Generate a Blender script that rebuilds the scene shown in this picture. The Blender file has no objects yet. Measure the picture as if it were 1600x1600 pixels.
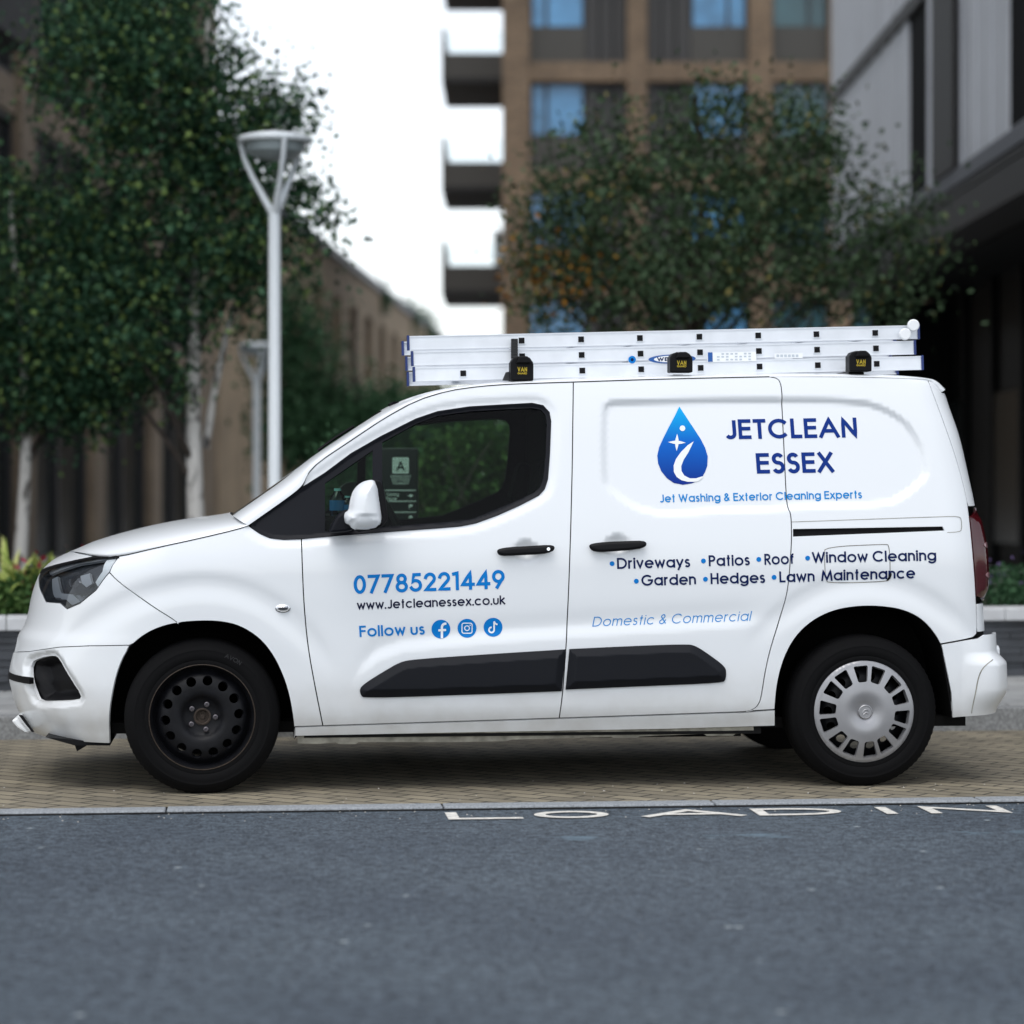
import bpy, bmesh, math, random
import numpy as np
from mathutils import Vector, Matrix
from mathutils.geometry import delaunay_2d_cdt

random.seed(7)
RNG = np.random.default_rng(7)
sc = bpy.context.scene
C = sc.collection
PI = math.pi

# ------------------------------------------------------------------ camera
FPX = 3992.0                 # focal length in pixels of the 1600 px photograph
HOR = 768.0                  # horizon row
ANG = 0.0995                 # the van stands turned by this angle to the picture plane
CAM = np.array([0.225, -10.62, 1.25])
FWD = np.array([math.sin(ANG), math.cos(ANG), 0.0])
RIG = np.array([math.cos(ANG), -math.sin(ANG), 0.0])
cam_d = bpy.data.cameras.new("camera")
cam = bpy.data.objects.new("camera", cam_d)
C.objects.link(cam)
cam.location = CAM
cam.rotation_euler = (PI / 2, 0, -ANG)
cam_d.sensor_width = 36.0
cam_d.lens = FPX / 1600 * 36.0
cam_d.shift_y = (HOR - 800) / 1600
cam_d.clip_end = 2000
cam_d.dof.use_dof = True
cam_d.dof.focus_distance = 10.72
cam_d.dof.aperture_fstop = 1.6
sc.camera = cam

# ------------------------------------------------------------------ light
SUN_EL, SUN_AZ = math.radians(62), math.radians(205)     # azimuth clockwise from +y
world = bpy.data.worlds.new("World")
sc.world = world
world.use_nodes = True
nt = world.node_tree
nt.nodes.clear()
sky = nt.nodes.new('ShaderNodeTexSky')
sky.sky_type = 'NISHITA'
sky.sun_disc = False
sky.sun_elevation = SUN_EL
sky.sun_rotation = SUN_AZ
sky.dust_density = 1.0
sky.ozone_density = 1.0
hs = nt.nodes.new('ShaderNodeHueSaturation')
hs.inputs['Saturation'].default_value = 0.3
bg = nt.nodes.new('ShaderNodeBackground')
bg.inputs['Strength'].default_value = 0.15
wo = nt.nodes.new('ShaderNodeOutputWorld')
nt.links.new(sky.outputs[0], hs.inputs['Color'])
nt.links.new(hs.outputs[0], bg.inputs[0])
nt.links.new(bg.outputs[0], wo.inputs[0])

sun_d = bpy.data.lights.new("sun", 'SUN')
sun_d.energy = 0.8
sun_d.angle = math.radians(40)
sun_d.color = (1.0, 0.97, 0.93)
sun = bpy.data.objects.new("sun", sun_d)
C.objects.link(sun)
sdir = Vector((math.sin(SUN_AZ) * math.cos(SUN_EL), math.cos(SUN_AZ) * math.cos(SUN_EL), math.sin(SUN_EL)))
sun.rotation_euler = sdir.to_track_quat('Z', 'Y').to_euler()
sun.location = (0, -5, 20)

sc.view_settings.view_transform = 'Standard'
sc.view_settings.look = 'None'
sc.view_settings.exposure = 0.80
sc.view_settings.gamma = 1.0
sc.render.engine = 'CYCLES'
sc.cycles.use_denoising = True
sc.cycles.max_bounces = 8
sc.cycles.transparent_max_bounces = 16
sc.cycles.sample_clamp_indirect = 4.0

# ------------------------------------------------------------------ materials
def srgb(r, g, b):
    f = lambda c: (c / 255 / 12.92) if c / 255 <= 0.04045 else ((c / 255 + 0.055) / 1.055) ** 2.4
    return (f(r), f(g), f(b))

def pm(name, col, rough=0.5, metal=0.0, coat=0.0, spec=0.5, bump=None, vary=None, sheen=0):
    """plain principled material; bump=(scale, strength, distance), vary=(scale, amount)"""
    m = bpy.data.materials.new(name)
    m.use_nodes = True
    t = m.node_tree
    b = t.nodes['Principled BSDF']
    b.inputs['Base Color'].default_value = (*col, 1)
    b.inputs['Roughness'].default_value = rough
    b.inputs['Metallic'].default_value = metal
    b.inputs['Coat Weight'].default_value = coat
    b.inputs['Coat Roughness'].default_value = 0.04
    b.inputs['Specular IOR Level'].default_value = spec
    if bump or vary:
        tc = t.nodes.new('ShaderNodeTexCoord')
    if vary:
        n = t.nodes.new('ShaderNodeTexNoise')
        n.inputs['Scale'].default_value = vary[0]
        n.inputs['Detail'].default_value = 6
        t.links.new(tc.outputs['Object'], n.inputs['Vector'])
        r = t.nodes.new('ShaderNodeValToRGB')
        r.color_ramp.elements[0].position = 0.3
        r.color_ramp.elements[1].position = 0.7
        r.color_ramp.elements[0].color = (*[c * (1 - vary[1]) for c in col], 1)
        r.color_ramp.elements[1].color = (*[min(1, c * (1 + vary[1])) for c in col], 1)
        t.links.new(n.outputs[0], r.inputs[0])
        t.links.new(r.outputs[0], b.inputs['Base Color'])
    if bump:
        n2 = t.nodes.new('ShaderNodeTexNoise')
        n2.inputs['Scale'].default_value = bump[0]
        n2.inputs['Detail'].default_value = 3
        t.links.new(tc.outputs['Object'], n2.inputs['Vector'])
        bp = t.nodes.new('ShaderNodeBump')
        bp.inputs['Strength'].default_value = bump[1]
        bp.inputs['Distance'].default_value = bump[2]
        t.links.new(n2.outputs[0], bp.inputs['Height'])
        t.links.new(bp.outputs[0], b.inputs['Normal'])
    return m

def glass_mat(name, tint, refl=0.08, ior=1.5):
    m = bpy.data.materials.new(name)
    m.use_nodes = True
    t = m.node_tree
    t.nodes.clear()
    o = t.nodes.new('ShaderNodeOutputMaterial')
    mix = t.nodes.new('ShaderNodeMixShader')
    tr = t.nodes.new('ShaderNodeBsdfTransparent')
    tr.inputs[0].default_value = (*tint, 1)
    gl = t.nodes.new('ShaderNodeBsdfGlossy')
    gl.inputs['Roughness'].default_value = 0.01
    fr = t.nodes.new('ShaderNodeFresnel')
    fr.inputs['IOR'].default_value = ior
    t.links.new(fr.outputs[0], mix.inputs[0])
    t.links.new(tr.outputs[0], mix.inputs[1])
    t.links.new(gl.outputs[0], mix.inputs[2])
    t.links.new(mix.outputs[0], o.inputs[0])
    return m

def add_dirt(m, z0, z1, dirt, amount):
    """road dirt that clings to the lowest part of a painted panel (world z0..z1)"""
    t = m.node_tree
    b = t.nodes['Principled BSDF']
    g = t.nodes.new('ShaderNodeNewGeometry')
    s = t.nodes.new('ShaderNodeSeparateXYZ')
    t.links.new(g.outputs['Position'], s.inputs[0])
    mr = t.nodes.new('ShaderNodeMapRange')
    mr.inputs['From Min'].default_value = z1
    mr.inputs['From Max'].default_value = z0
    t.links.new(s.outputs['Z'], mr.inputs['Value'])
    n = t.nodes.new('ShaderNodeTexNoise')
    n.inputs['Scale'].default_value = 9
    n.inputs['Detail'].default_value = 8
    t.links.new(g.outputs['Position'], n.inputs['Vector'])
    mu = t.nodes.new('ShaderNodeMath'); mu.operation = 'MULTIPLY'
    t.links.new(mr.outputs[0], mu.inputs[0])
    t.links.new(n.outputs[0], mu.inputs[1])
    mu2 = t.nodes.new('ShaderNodeMath'); mu2.operation = 'MULTIPLY'
    mu2.inputs[1].default_value = amount
    t.links.new(mu.outputs[0], mu2.inputs[0])
    mx = t.nodes.new('ShaderNodeMix'); mx.data_type = 'RGBA'
    mx.inputs['A'].default_value = b.inputs['Base Color'].default_value
    mx.inputs['B'].default_value = (*dirt, 1)
    t.links.new(mu2.outputs[0], mx.inputs['Factor'])
    t.links.new(mx.outputs['Result'], b.inputs['Base Color'])

M = {}
M['paint'] = pm('white_paint', (0.74, 0.765, 0.785), 0.32, coat=0.5, bump=(900, 0.04, 0.001))
add_dirt(M['paint'], 0.22, 0.55, (0.36, 0.33, 0.28), 0.75)
M['gap'] = pm('black_seal', (0.006, 0.006, 0.007), 0.8, spec=0.2)
M['trim'] = pm('black_window_trim', (0.008, 0.0088, 0.012), 0.45, spec=0.12)
M['plastic'] = pm('black_moulding_plastic', (0.0065, 0.0075, 0.0105), 0.6, spec=0.18, bump=(700, 0.15, 0.001))
M['liner'] = pm('arch_liner', (0.004, 0.004, 0.004), 0.95, spec=0.05)
M['under'] = pm('underbody', (0.01, 0.01, 0.01), 0.9, spec=0.1)
M['seam'] = pm('sill_flange_steel', (0.27, 0.26, 0.22), 0.7, vary=(14, 0.5))
M['rubber'] = pm('tyre_rubber', (0.0032, 0.0032, 0.0036), 0.8, spec=0.12, bump=(260, 0.25, 0.001))
M['steel_black'] = pm('black_steel_wheel', (0.0042, 0.0045, 0.006), 0.5, spec=0.2, vary=(25, 0.4))
M['rust'] = pm('rusty_steel', (0.03, 0.020, 0.013), 0.8, vary=(70, 0.5))
M['stud'] = pm('wheel_bolt_steel', (0.12, 0.11, 0.12), 0.4, metal=0.6)
M['silver'] = pm('silver_hubcap', (0.30, 0.30, 0.31), 0.38, metal=0.55, vary=(6, 0.12))
M['glass'] = glass_mat('cab_glass', (0.58, 0.70, 0.62), ior=1.2)
M['screen'] = glass_mat('windscreen_glass', (0.62, 0.74, 0.68), ior=1.3)
M['lens'] = glass_mat('headlight_lens', (0.9, 0.93, 0.95))
M['chrome'] = pm('chrome', (0.75, 0.76, 0.78), 0.12, metal=1.0)
M['lampdark'] = pm('headlight_bowl', (0.06, 0.064, 0.072), 0.22, metal=0.3)
M['lampgrey'] = pm('headlight_bezel', (0.46, 0.48, 0.51), 0.28, metal=0.3)
M['red'] = pm('tail_light_red', (0.05, 0.004, 0.006), 0.15, coat=0.6)
M['redl'] = pm('tail_light_clear', (0.25, 0.14, 0.15), 0.1, coat=1.0)
M['inside'] = pm('dark_cab_plastic', (0.007, 0.008, 0.008), 0.8, spec=0.2)
M['seat'] = pm('seat_cloth', (0.007, 0.008, 0.009), 0.9, spec=0.1)
M['alu'] = pm('ladder_aluminium', (0.72, 0.75, 0.79), 0.4, metal=0.25, vary=(12, 0.05))
M['bluecap'] = pm('blue_end_cap', (0.012, 0.03, 0.14), 0.5)
M['blk'] = pm('black_plastic', (0.005, 0.005, 0.006), 0.5, spec=0.15)
M['blk2'] = pm('black_rubber_strap', (0.02, 0.021, 0.023), 0.7)
M['yellow'] = pm('yellow_print', (0.62, 0.45, 0.02), 0.5)
M['white'] = pm('white_plastic', (0.8, 0.82, 0.83), 0.4)
M['ink_navy'] = pm('navy_vinyl', srgb(0, 24, 74), 0.5, spec=0.15)
M['ink_royal'] = pm('royal_blue_vinyl', srgb(0, 44, 122), 0.5, spec=0.15)
M['ink_dark'] = pm('dark_navy_vinyl', srgb(0, 8, 48), 0.5, spec=0.15)
M['ink_blue'] = pm('bright_blue_vinyl', srgb(0, 116, 194), 0.5, spec=0.15)
M['ink_cyan'] = pm('sky_blue_vinyl', srgb(0, 128, 200), 0.5, spec=0.15)
M['ink_white'] = pm('white_vinyl', (0.80, 0.82, 0.83), 0.35, coat=0.3)
M['print_blue'] = pm('label_blue', srgb(20, 80, 150), 0.4)
M['print_grey'] = pm('label_grey', (0.45, 0.5, 0.55), 0.5)
M['lamp_post'] = pm('white_painted_steel', (0.66, 0.71, 0.74), 0.4)
M['lamp_glass'] = pm('lamp_diffuser', (0.30, 0.35, 0.36), 0.3)

def gradient_vinyl():
    m = pm('gradient_blue_vinyl', (0, 0.3, 0.8), 0.5, spec=0.15)
    t = m.node_tree
    b = t.nodes['Principled BSDF']
    tc = t.nodes.new('ShaderNodeTexCoord')
    s = t.nodes.new('ShaderNodeSeparateXYZ')
    t.links.new(tc.outputs['Generated'], s.inputs[0])
    r = t.nodes.new('ShaderNodeValToRGB')
    e = r.color_ramp.elements
    e[0].position = 0.02; e[0].color = (*srgb(0, 42, 132), 1)
    e[1].position = 0.97; e[1].color = (*srgb(0, 164, 226), 1)
    k = e.new(0.55); k.color = (*srgb(0, 96, 190), 1)
    t.links.new(s.outputs['Z'], r.inputs[0])
    t.links.new(r.outputs[0], b.inputs['Base Color'])
    return m
M['ink_drop'] = gradient_vinyl()

# ------------------------------------------------------------------ object helpers
def link(name, me, mats, parent=None):
    o = bpy.data.objects.new(name, me)
    C.objects.link(o)
    for m in (mats if isinstance(mats, (list, tuple)) else [mats]):
        me.materials.append(m)
    if parent is not None:
        o.parent = parent
    return o

def thing(name, label, cat, loc=(0, 0, 0), rz=0, group=None):
    o = bpy.data.objects.new(name, None)
    C.objects.link(o)
    o.empty_display_size = 0.2
    o.location = loc
    o.rotation_euler = (0, 0, rz)
    o['label'] = label
    o['category'] = cat
    if group:
        o['group'] = group
    return o

def structure(o):
    o['kind'] = 'structure'
    return o

class MB:
    """collects simple shapes into ONE mesh"""
    def __init__(self):
        self.v, self.f, self.mi, self.sm = [], [], [], []
        self.mat = 0
    def add(self, v, f, smooth=False):
        n = len(self.v)
        self.v += [tuple(map(float, p)) for p in v]
        for q in f:
            self.f.append([n + i for i in q])
            self.mi.append(self.mat)
            self.sm.append(smooth)
        return self
    def box(self, x0, x1, y0, y1, z0, z1):
        v = [(x0, y0, z0), (x1, y0, z0), (x1, y1, z0), (x0, y1, z0), (x0, y0, z1), (x1, y0, z1), (x1, y1, z1), (x0, y1, z1)]
        return self.add(v, [(0, 3, 2, 1), (4, 5, 6, 7), (0, 1, 5, 4), (1, 2, 6, 5), (2, 3, 7, 6), (3, 0, 4, 7)])
    def prism(self, pts, ax, a, b):
        """polygon pts in the plane across axis ax, extruded from a to b"""
        n = len(pts)
        def P(p, t):
            return {'x': (t, p[0], p[1]), 'y': (p[0], t, p[1]), 'z': (p[0], p[1], t)}[ax]
        v = [P(p, a) for p in pts] + [P(p, b) for p in pts]
        f = [tuple(range(n)), tuple(range(2 * n - 1, n - 1, -1))]
        f += [(i, n + i, n + (i + 1) % n, (i + 1) % n) for i in range(n)]
        return self.add(v, f)
    def tube(self, pts, rad, n=10, caps=True):
        pts = [Vector(p) for p in pts]
        rad = [rad] * len(pts) if isinstance(rad, (int, float)) else list(rad)
        v, f = [], []
        up = None
        for i, p in enumerate(pts):
            d = (pts[min(i + 1, len(pts) - 1)] - pts[max(i - 1, 0)]).normalized()
            if up is None:
                up = Vector((0, 0, 1)) if abs(d.z) < 0.9 else Vector((1, 0, 0))
            a = d.cross(up)
            if a.length < 1e-5:
                a = d.orthogonal()
            a.normalize()
            b = a.cross(d).normalized()
            up = b
            for k in range(n):
                t = 2 * PI * k / n
                v.append(p + a * math.cos(t) * rad[i] + b * math.sin(t) * rad[i])
        for i in range(len(pts) - 1):
            for k in range(n):
                f.append((i * n + k, i * n + (k + 1) % n, (i + 1) * n + (k + 1) % n, (i + 1) * n + k))
        self.add(v, f, True)
        if caps:
            m = len(pts)
            self.add(v[:n], [tuple(range(n))])
            self.add(v[(m - 1) * n:], [tuple(range(n - 1, -1, -1))])
        return self
    def lathe(self, prof, n=48, c=(0, 0, 0), ax='z', closed=False):
        """profile of (radius, height) turned about axis ax through c"""
        v, f = [], []
        for (r, h) in prof:
            for k in range(n):
                t = 2 * PI * k / n
                p = (r * math.cos(t), r * math.sin(t))
                q = (p[0], p[1], h) if ax == 'z' else (p[0], h, p[1])
                v.append((q[0] + c[0], q[1] + c[1], q[2] + c[2]))
        m = len(prof)
        for i in range(m if closed else m - 1):
            j = (i + 1) % m
            for k in range(n):
                f.append((i * n + k, i * n + (k + 1) % n, j * n + (k + 1) % n, j * n + k))
        return self.add(v, f, True)
    def build(self, name, mats, parent=None, bevel=0, fix=True, auto=True):
        me = bpy.data.meshes.new(name)
        me.from_pydata(self.v, [], self.f)
        me.polygons.foreach_set('material_index', self.mi)
        me.polygons.foreach_set('use_smooth', self.sm)
        if fix:
            bm = bmesh.new()
            bm.from_mesh(me)
            bmesh.ops.recalc_face_normals(bm, faces=bm.faces)
            bm.to_mesh(me)
            bm.free()
        me.update()
        if any(self.sm):
            me.set_sharp_from_angle(angle=math.radians(40))
        o = link(name, me, mats, parent)
        if bevel:
            b = o.modifiers.new('bevel', 'BEVEL')
            b.width = bevel
            b.segments = 2
            b.limit_method = 'ANGLE'
            b.angle_limit = math.radians(40)
        return o

# ------------------------------------------------------------------ picture <-> world (used only to measure the photograph)
def at_y(px, py, y):
    px = np.asarray(px, float); py = np.asarray(py, float)
    k = (px - 800) / FPX
    d0 = FWD[0] + RIG[0] * k
    d1 = FWD[1] + RIG[1] * k
    d2 = (HOR - py) / FPX
    t = (y - CAM[1]) / d1
    return CAM[0] + d0 * t, CAM[2] + d2 * t

def at_depth(px, py, dep):
    p = CAM + dep * (FWD + RIG * (px - 800) / FPX + np.array([0, 0, 1.0]) * (HOR - py) / FPX)
    return p

def on_ground(px, py, z=0.0):
    dep = (CAM[2] - z) * FPX / (py - HOR)
    return at_depth(px, py, dep)

# ------------------------------------------------------------------ van body surface
YC = 0.885                   # centre plane of the van
XSF, KF = -0.12, 0.5         # where the nose starts to round off
AR, KR = 0.17, 0.17          # rear corner
def hermite(x, xs, ys):
    xs = np.asarray(xs, float); ys = np.asarray(ys, float)
    d = np.diff(ys) / np.diff(xs)
    m = np.concatenate([[d[0]], (d[:-1] + d[1:]) / 2, [d[-1]]])
    x = np.clip(x, xs[0], xs[-1])
    i = np.clip(np.searchsorted(xs, x) - 1, 0, len(xs) - 2)
    h = xs[i + 1] - xs[i]
    t = (x - xs[i]) / h
    return ((2 * t**3 - 3 * t**2 + 1) * ys[i] + (t**3 - 2 * t**2 + t) * h * m[i] + (-2 * t**3 + 3 * t**2) * ys[i + 1] + (t**3 - t**2) * h * m[i + 1])
def sst(t):
    t = np.clip(t, 0, 1)
    return t * t * (3 - 2 * t)
PROF_Z = [0.15, 0.25, 0.32, 0.42, 0.55, 0.70, 0.85, 0.98, 1.10, 1.25, 1.40, 1.55, 1.68, 1.80, 2.0]
PROF_Y = [0.075, 0.03, 0.004, -0.010, -0.016, -0.021, -0.026, -0.025, -0.012, 0.012, 0.040, 0.072, 0.106, 0.145, 0.22]
def ys0(x, z):
    y = hermite(z, PROF_Z, PROF_Y)
    y = y + 0.035 * np.clip((1.2 - x) / 1.3, 0, 2)**2 * sst((z - 0.9) / 0.3)
    y = y + 0.018 * np.clip((x - 2.2) / 1.1, 0, 1.3)**2
    return y
# nose outline (centre line silhouette) and tail outline, measured in the photograph
_n = np.array([(150, 846), (114, 860.6), (84, 875), (64, 894), (55, 913), (50, 929), (42, 966), (37.5, 979), (29, 993), (25, 1010), (20, 1029), (16, 1047), (15, 1060), (19, 1079), (26, 1104), (34, 1119), (48, 1141), (66, 1152), (90, 1160)])
_nx, _nz = at_y(_n[:, 0], _n[:, 1], 0.72)
NX, NZ = _nx[::-1], _nz[::-1]
_r = np.array([(1452, 588), (1471, 597), (1479, 607.5), (1490, 637), (1505, 680), (1518, 735), (1530, 792), (1537, 850), (1542, 930), (1545, 988), (1548, 1060), (1546, 1120), (1540, 1160)])
_rx, _rz = at_y(_r[:, 0], _r[:, 1], 0.10)
_rx, _rz = at_y(_r[:, 0], _r[:, 1], 0.10 + hermite(_rz, PROF_Z, PROF_Y))
RX, RZ = _rx[::-1], _rz[::-1]
def nose_a(z):
    return np.maximum((XSF - hermite(z, NZ, NX)) / 0.985, 0.12)
def tail_x(z):
    return hermite(z, RZ, RX) / 1.0
def x_to_u(x, z):
    x = np.asarray(x, float)
    a = nose_a(z)
    pf = np.arcsin(np.clip((XSF - x) / a, 0, 0.9994))
    xsr = tail_x(z) - AR
    pr = np.arcsin(np.clip((x - xsr) / AR, 0, 0.9994))
    return np.where(x < XSF, XSF - KF * pf, np.where(x > xsr, xsr + KR * pr, x))
def base(u, z):
    """point of the plain body skin and its outward direction in plan"""
    a = nose_a(z)
    xsr = tail_x(z) - AR
    pf = np.clip((XSF - u) / KF, 0, PI / 2)
    pr = np.clip((u - xsr) / KR, 0, PI / 2)
    ys = ys0(np.clip(u, XSF, 3.3), z)
    b = YC - ys
    front, rear = u < XSF, u > xsr
    x = np.where(front, XSF - a * np.sin(pf), np.where(rear, xsr + AR * np.sin(pr), u))
    y = np.where(front, YC - b * np.cos(pf), np.where(rear, ys + AR * (1 - np.cos(pr)), ys))
    nx = np.where(front, -np.sin(pf) / a, np.where(rear, np.sin(pr), 0.0))
    ny = np.where(front, -np.cos(pf) / b, np.where(rear, -np.cos(pr), -1.0))
    l = np.hypot(nx, ny)
    return x, y, nx / l, ny / l
def base_y(x, z):
    return base(x_to_u(x, z), z)[1]
def px_side(px, py):
    """photograph pixel -> (x, z) on the body skin"""
    px = np.asarray(px, float); py = np.asarray(py, float)
    y = np.zeros_like(px)
    for _ in range(40):
        x, z = at_y(px, py, y)
        y = 0.5 * y + 0.5 * base_y(x, z)
    return x, z
def px_uz(pts):
    p = np.asarray(pts, float)
    x, z = px_side(p[:, 0], p[:, 1])
    return np.stack([x_to_u(x, z), z], 1)

def resample(p, step, closed=True):
    p = np.asarray(p, float)
    q = []
    n = len(p)
    for i in range(n if closed else n - 1):
        a, b = p[i], p[(i + 1) % n]
        k = max(1, int(math.ceil(np.linalg.norm(b - a) / step)))
        for j in range(k):
            q.append(a + (b - a) * j / k)
    if not closed:
        q.append(p[-1])
    return np.array(q)
def smooth_poly(p, it=2, closed=True):
    """corner cutting, for outlines that are curved in the photograph"""
    p = np.asarray(p, float)
    for _ in range(it):
        if closed:
            n = np.roll(p, -1, 0)
            p = np.stack([0.75 * p + 0.25 * n, 0.25 * p + 0.75 * n], 1).reshape(-1, 2)
        else:
            a, b = p[:-1], p[1:]
            q = np.stack([0.75 * a + 0.25 * b, 0.25 * a + 0.75 * b], 1).reshape(-1, 2)
            p = np.concatenate([p[:1], q, p[-1:]])
    return p
def area(p):
    return 0.5 * np.sum(p[:, 0] * np.roll(p[:, 1], -1) - np.roll(p[:, 0], -1) * p[:, 1])
def ccw(p):
    p = np.asarray(p, float)
    return p if area(p) > 0 else p[::-1]
def inset(p, d):
    """shrink a closed ccw polygon by d"""
    e = np.roll(p, -1, 0) - p
    l = np.linalg.norm(e, axis=1)
    p = p[l > 1e-6]
    e = np.roll(p, -1, 0) - p
    e /= np.linalg.norm(e, axis=1)[:, None]
    n = np.stack([-e[:, 1], e[:, 0]], 1)
    n0 = np.roll(n, 1, 0)
    m = n + n0
    m /= np.maximum(np.linalg.norm(m, axis=1), 1e-6)[:, None]
    c = np.clip(np.sum(m * n, 1), 0.45, 1)
    return p + m * (d / c)[:, None]
def dist_to(p, pts, closed=True):
    a = p
    b = np.roll(p, -1, 0)
    if not closed:
        a, b = a[:-1], b[:-1]
    out = np.full(len(pts), 1e9)
    for i in range(len(a)):
        d = b[i] - a[i]
        t = np.clip(((pts - a[i]) @ d) / max(d @ d, 1e-12), 0, 1)
        q = pts - a[i] - t[:, None] * d
        out = np.minimum(out, q[:, 0]**2 + q[:, 1]**2)
    return np.sqrt(out)
def inside(p, pts):
    x, y = pts[:, 0], pts[:, 1]
    r = np.zeros(len(pts), bool)
    for i in range(len(p)):
        x0, y0 = p[i - 1]
        x1, y1 = p[i]
        if y0 == y1:
            continue
        c = (y0 > y) != (y1 > y)
        r ^= c & (x < (x1 - x0) * (y - y0) / (y1 - y0) + x0)
    return r
def sdist(p, pts):
    d = dist_to(p, pts)
    return np.where(inside(p, pts), d, -d)          # positive inside

def cdt_fill(outline, holes=(), step=0.018):
    outline = ccw(outline)
    loops = [resample(outline, step)] + [resample(h, step) for h in holes]
    V = [p for l in loops for p in l]
    E, n = [], 0
    for l in loops:
        k = len(l)
        E += [(n + i, n + (i + 1) % k) for i in range(k)]
        n += k
    lo, hi = outline.min(0), outline.max(0)
    gx = np.arange(lo[0], hi[0], step)
    gz = np.arange(lo[1], hi[1], step * 0.87)
    G = np.array([(x + (0.5 * step if j % 2 else 0), z) for j, z in enumerate(gz) for x in gx])
    if len(G):
        ok = inside(outline, G)
        G = G[ok]
        d = dist_to(loops[0], G) > 0.5 * step
        for h, l in zip(holes, loops[1:]):
            d &= ~inside(np.asarray(h), G) & (dist_to(l, G) > 0.5 * step)
        G = G[d]
        V += list(G)
    r = delaunay_2d_cdt([Vector((float(a), float(b))) for a, b in V], E, [], 0, 1e-7)
    P = np.array([(v.x, v.y) for v in r[0]])
    T = np.array([t for t in r[2]])
    cen = P[T].mean(1)
    keep = inside(loops[0], cen)
    for l in loops[1:]:
        keep &= ~inside(l, cen)
    T = T[keep]
    a, b, c = P[T[:, 0]], P[T[:, 1]], P[T[:, 2]]
    cr = (b[:, 0] - a[:, 0]) * (c[:, 1] - a[:, 1]) - (b[:, 1] - a[:, 1]) * (c[:, 0] - a[:, 0])
    T = T[np.abs(cr) > 1e-12]
    cr = cr[np.abs(cr) > 1e-12]
    T = np.where((cr > 0)[:, None], T, T[:, ::-1])
    used = np.unique(T)
    re = -np.ones(len(P), int)
    re[used] = np.arange(len(used))
    return P[used], re[T]

def border_edges(T):
    cnt = {}
    for t in T.tolist():
        for i in range(3):
            a, b = t[i], t[(i + 1) % 3]
            k = (min(a, b), max(a, b))
            cnt[k] = None if k in cnt else (a, b)
    return [e for e in cnt.values() if e]

def mesh_from(name, P3, N, T, flange=0.0, mirror=False):
    """triangles with given normals plus a returned edge of depth flange along -N"""
    V, F = P3.tolist(), T.tolist()
    NN = N.tolist()
    if flange:
        be = border_edges(T)
        idx = {}
        for e in be:
            for i in e:
                if i not in idx:
                    idx[i] = len(V)
                    V.append(P3[i].tolist()); NN.append([0, 0, 0])
                    V.append((P3[i] - N[i] * flange).tolist()); NN.append([0, 0, 0])
        for a, b in be:
            F.append([idx[b], idx[a], idx[a] + 1, idx[b] + 1])
    if mirror:
        V = [(x, 2 * YC - y, z) for x, y, z in V]
        NN = [(a, -b, c) for a, b, c in NN]
        F = [f[::-1] for f in F]
    me = bpy.data.meshes.new(name)
    me.from_pydata(V, [], F)
    me.polygons.foreach_set('use_smooth', [True] * len(F))
    me.update()
    me.normals_split_custom_set_from_vertices(NN)
    return me

# ---- raised and sunk shapes of the pressed sheet metal
POCKET_PX = [(937, 641), (944, 627), (961, 621), (1220, 618), (1339, 620), (1381.5, 631), (1420, 654), (1445, 692), (1454, 731), (1452, 748), (1432, 769), (1403, 788), (1381, 794.5), (1237, 799.6), (1041.5, 809), (1007, 805), (978, 792), (944, 765), (937, 748)]
TRIM_PX = [(387, 820), (447.5, 779), (508, 739), (549, 708.5), (596, 681.5), (650, 654.5), (684, 643), (734, 635.5), (785, 632.5), (832, 630), (849, 633.6), (858.6, 644), (861, 658), (859, 712), (856, 749), (851, 764), (842, 774), (812, 789.5), (778, 804.7), (744.5, 817), (720, 822), (684, 825), (616, 830), (549, 835), (496, 839.5), (471, 842), (444, 843), (422, 840.6), (406, 833.5)]
POCKET = ccw(smooth_poly(px_uz(POCKET_PX), 2))
TRIM = ccw(smooth_poly(px_uz(TRIM_PX), 1))
HANDLES = [px_uz([(822, 861)])[0], px_uz([(965, 852)])[0]]
SWX, SWZ = zip(*[tuple(q) for q in px_uz([(540, 1085), (562, 1045), (590, 1020), (630, 1006), (700, 998), (800, 990), (900, 983), (1000, 977), (1100, 971), (1200, 966)])])
ZWF, ZWR, XWR = 0.318, 0.318, 2.785
def ring(r):
    return hermite(r, [0.36, 0.44, 0.475, 0.535, 0.565, 0.60, 0.66], [0.004, 0.0035, 0.002, -0.0055, -0.0055, -0.0008, 0.0])
def feat(u, z):
    pts = np.stack([u, z], 1)
    d = np.zeros(len(u))
    d += -0.018 * sst(sdist(POCKET, pts) / 0.036)
    s = -sdist(TRIM, pts)
    d += -0.012 * sst(1 - np.maximum(s, 0) / 0.045)
    d += ring(np.hypot(u - 0.0, (z - ZWF) * 1.0)) * sst((z - 0.45) / 0.2) * (u < 0.9)
    d += ring(np.hypot((u - XWR) * 1.0, (z - ZWR))) * sst((z - 0.55) / 0.2) * (u > 1.9)
    zr = np.interp(u, SWX, SWZ)
    w = sst((u - SWX[0]) / 0.15) * sst((2.42 - u) / 0.25)
    k = (z - zr)
    d += w * (-0.005 * np.exp(-((k - 0.025) / 0.045)**2) + 0.008 * sst((0.02 - k) / 0.06) * sst((z - 0.26) / 0.1))
    for h in HANDLES:
        q = ((u - h[0]) / 0.062)**2 + ((z - h[1]) / 0.050)**2
        d += -0.022 * np.clip(1 - q, 0, 1)**1.5
    # shoulder under the headlight
    return d

def surf(u, z, off=0.0, features=True):
    x, y, nx, ny = base(u, z)
    o = off + (feat(u, z) if features else 0)
    return np.stack([x + nx * o, y + ny * o, z], 1)

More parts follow.
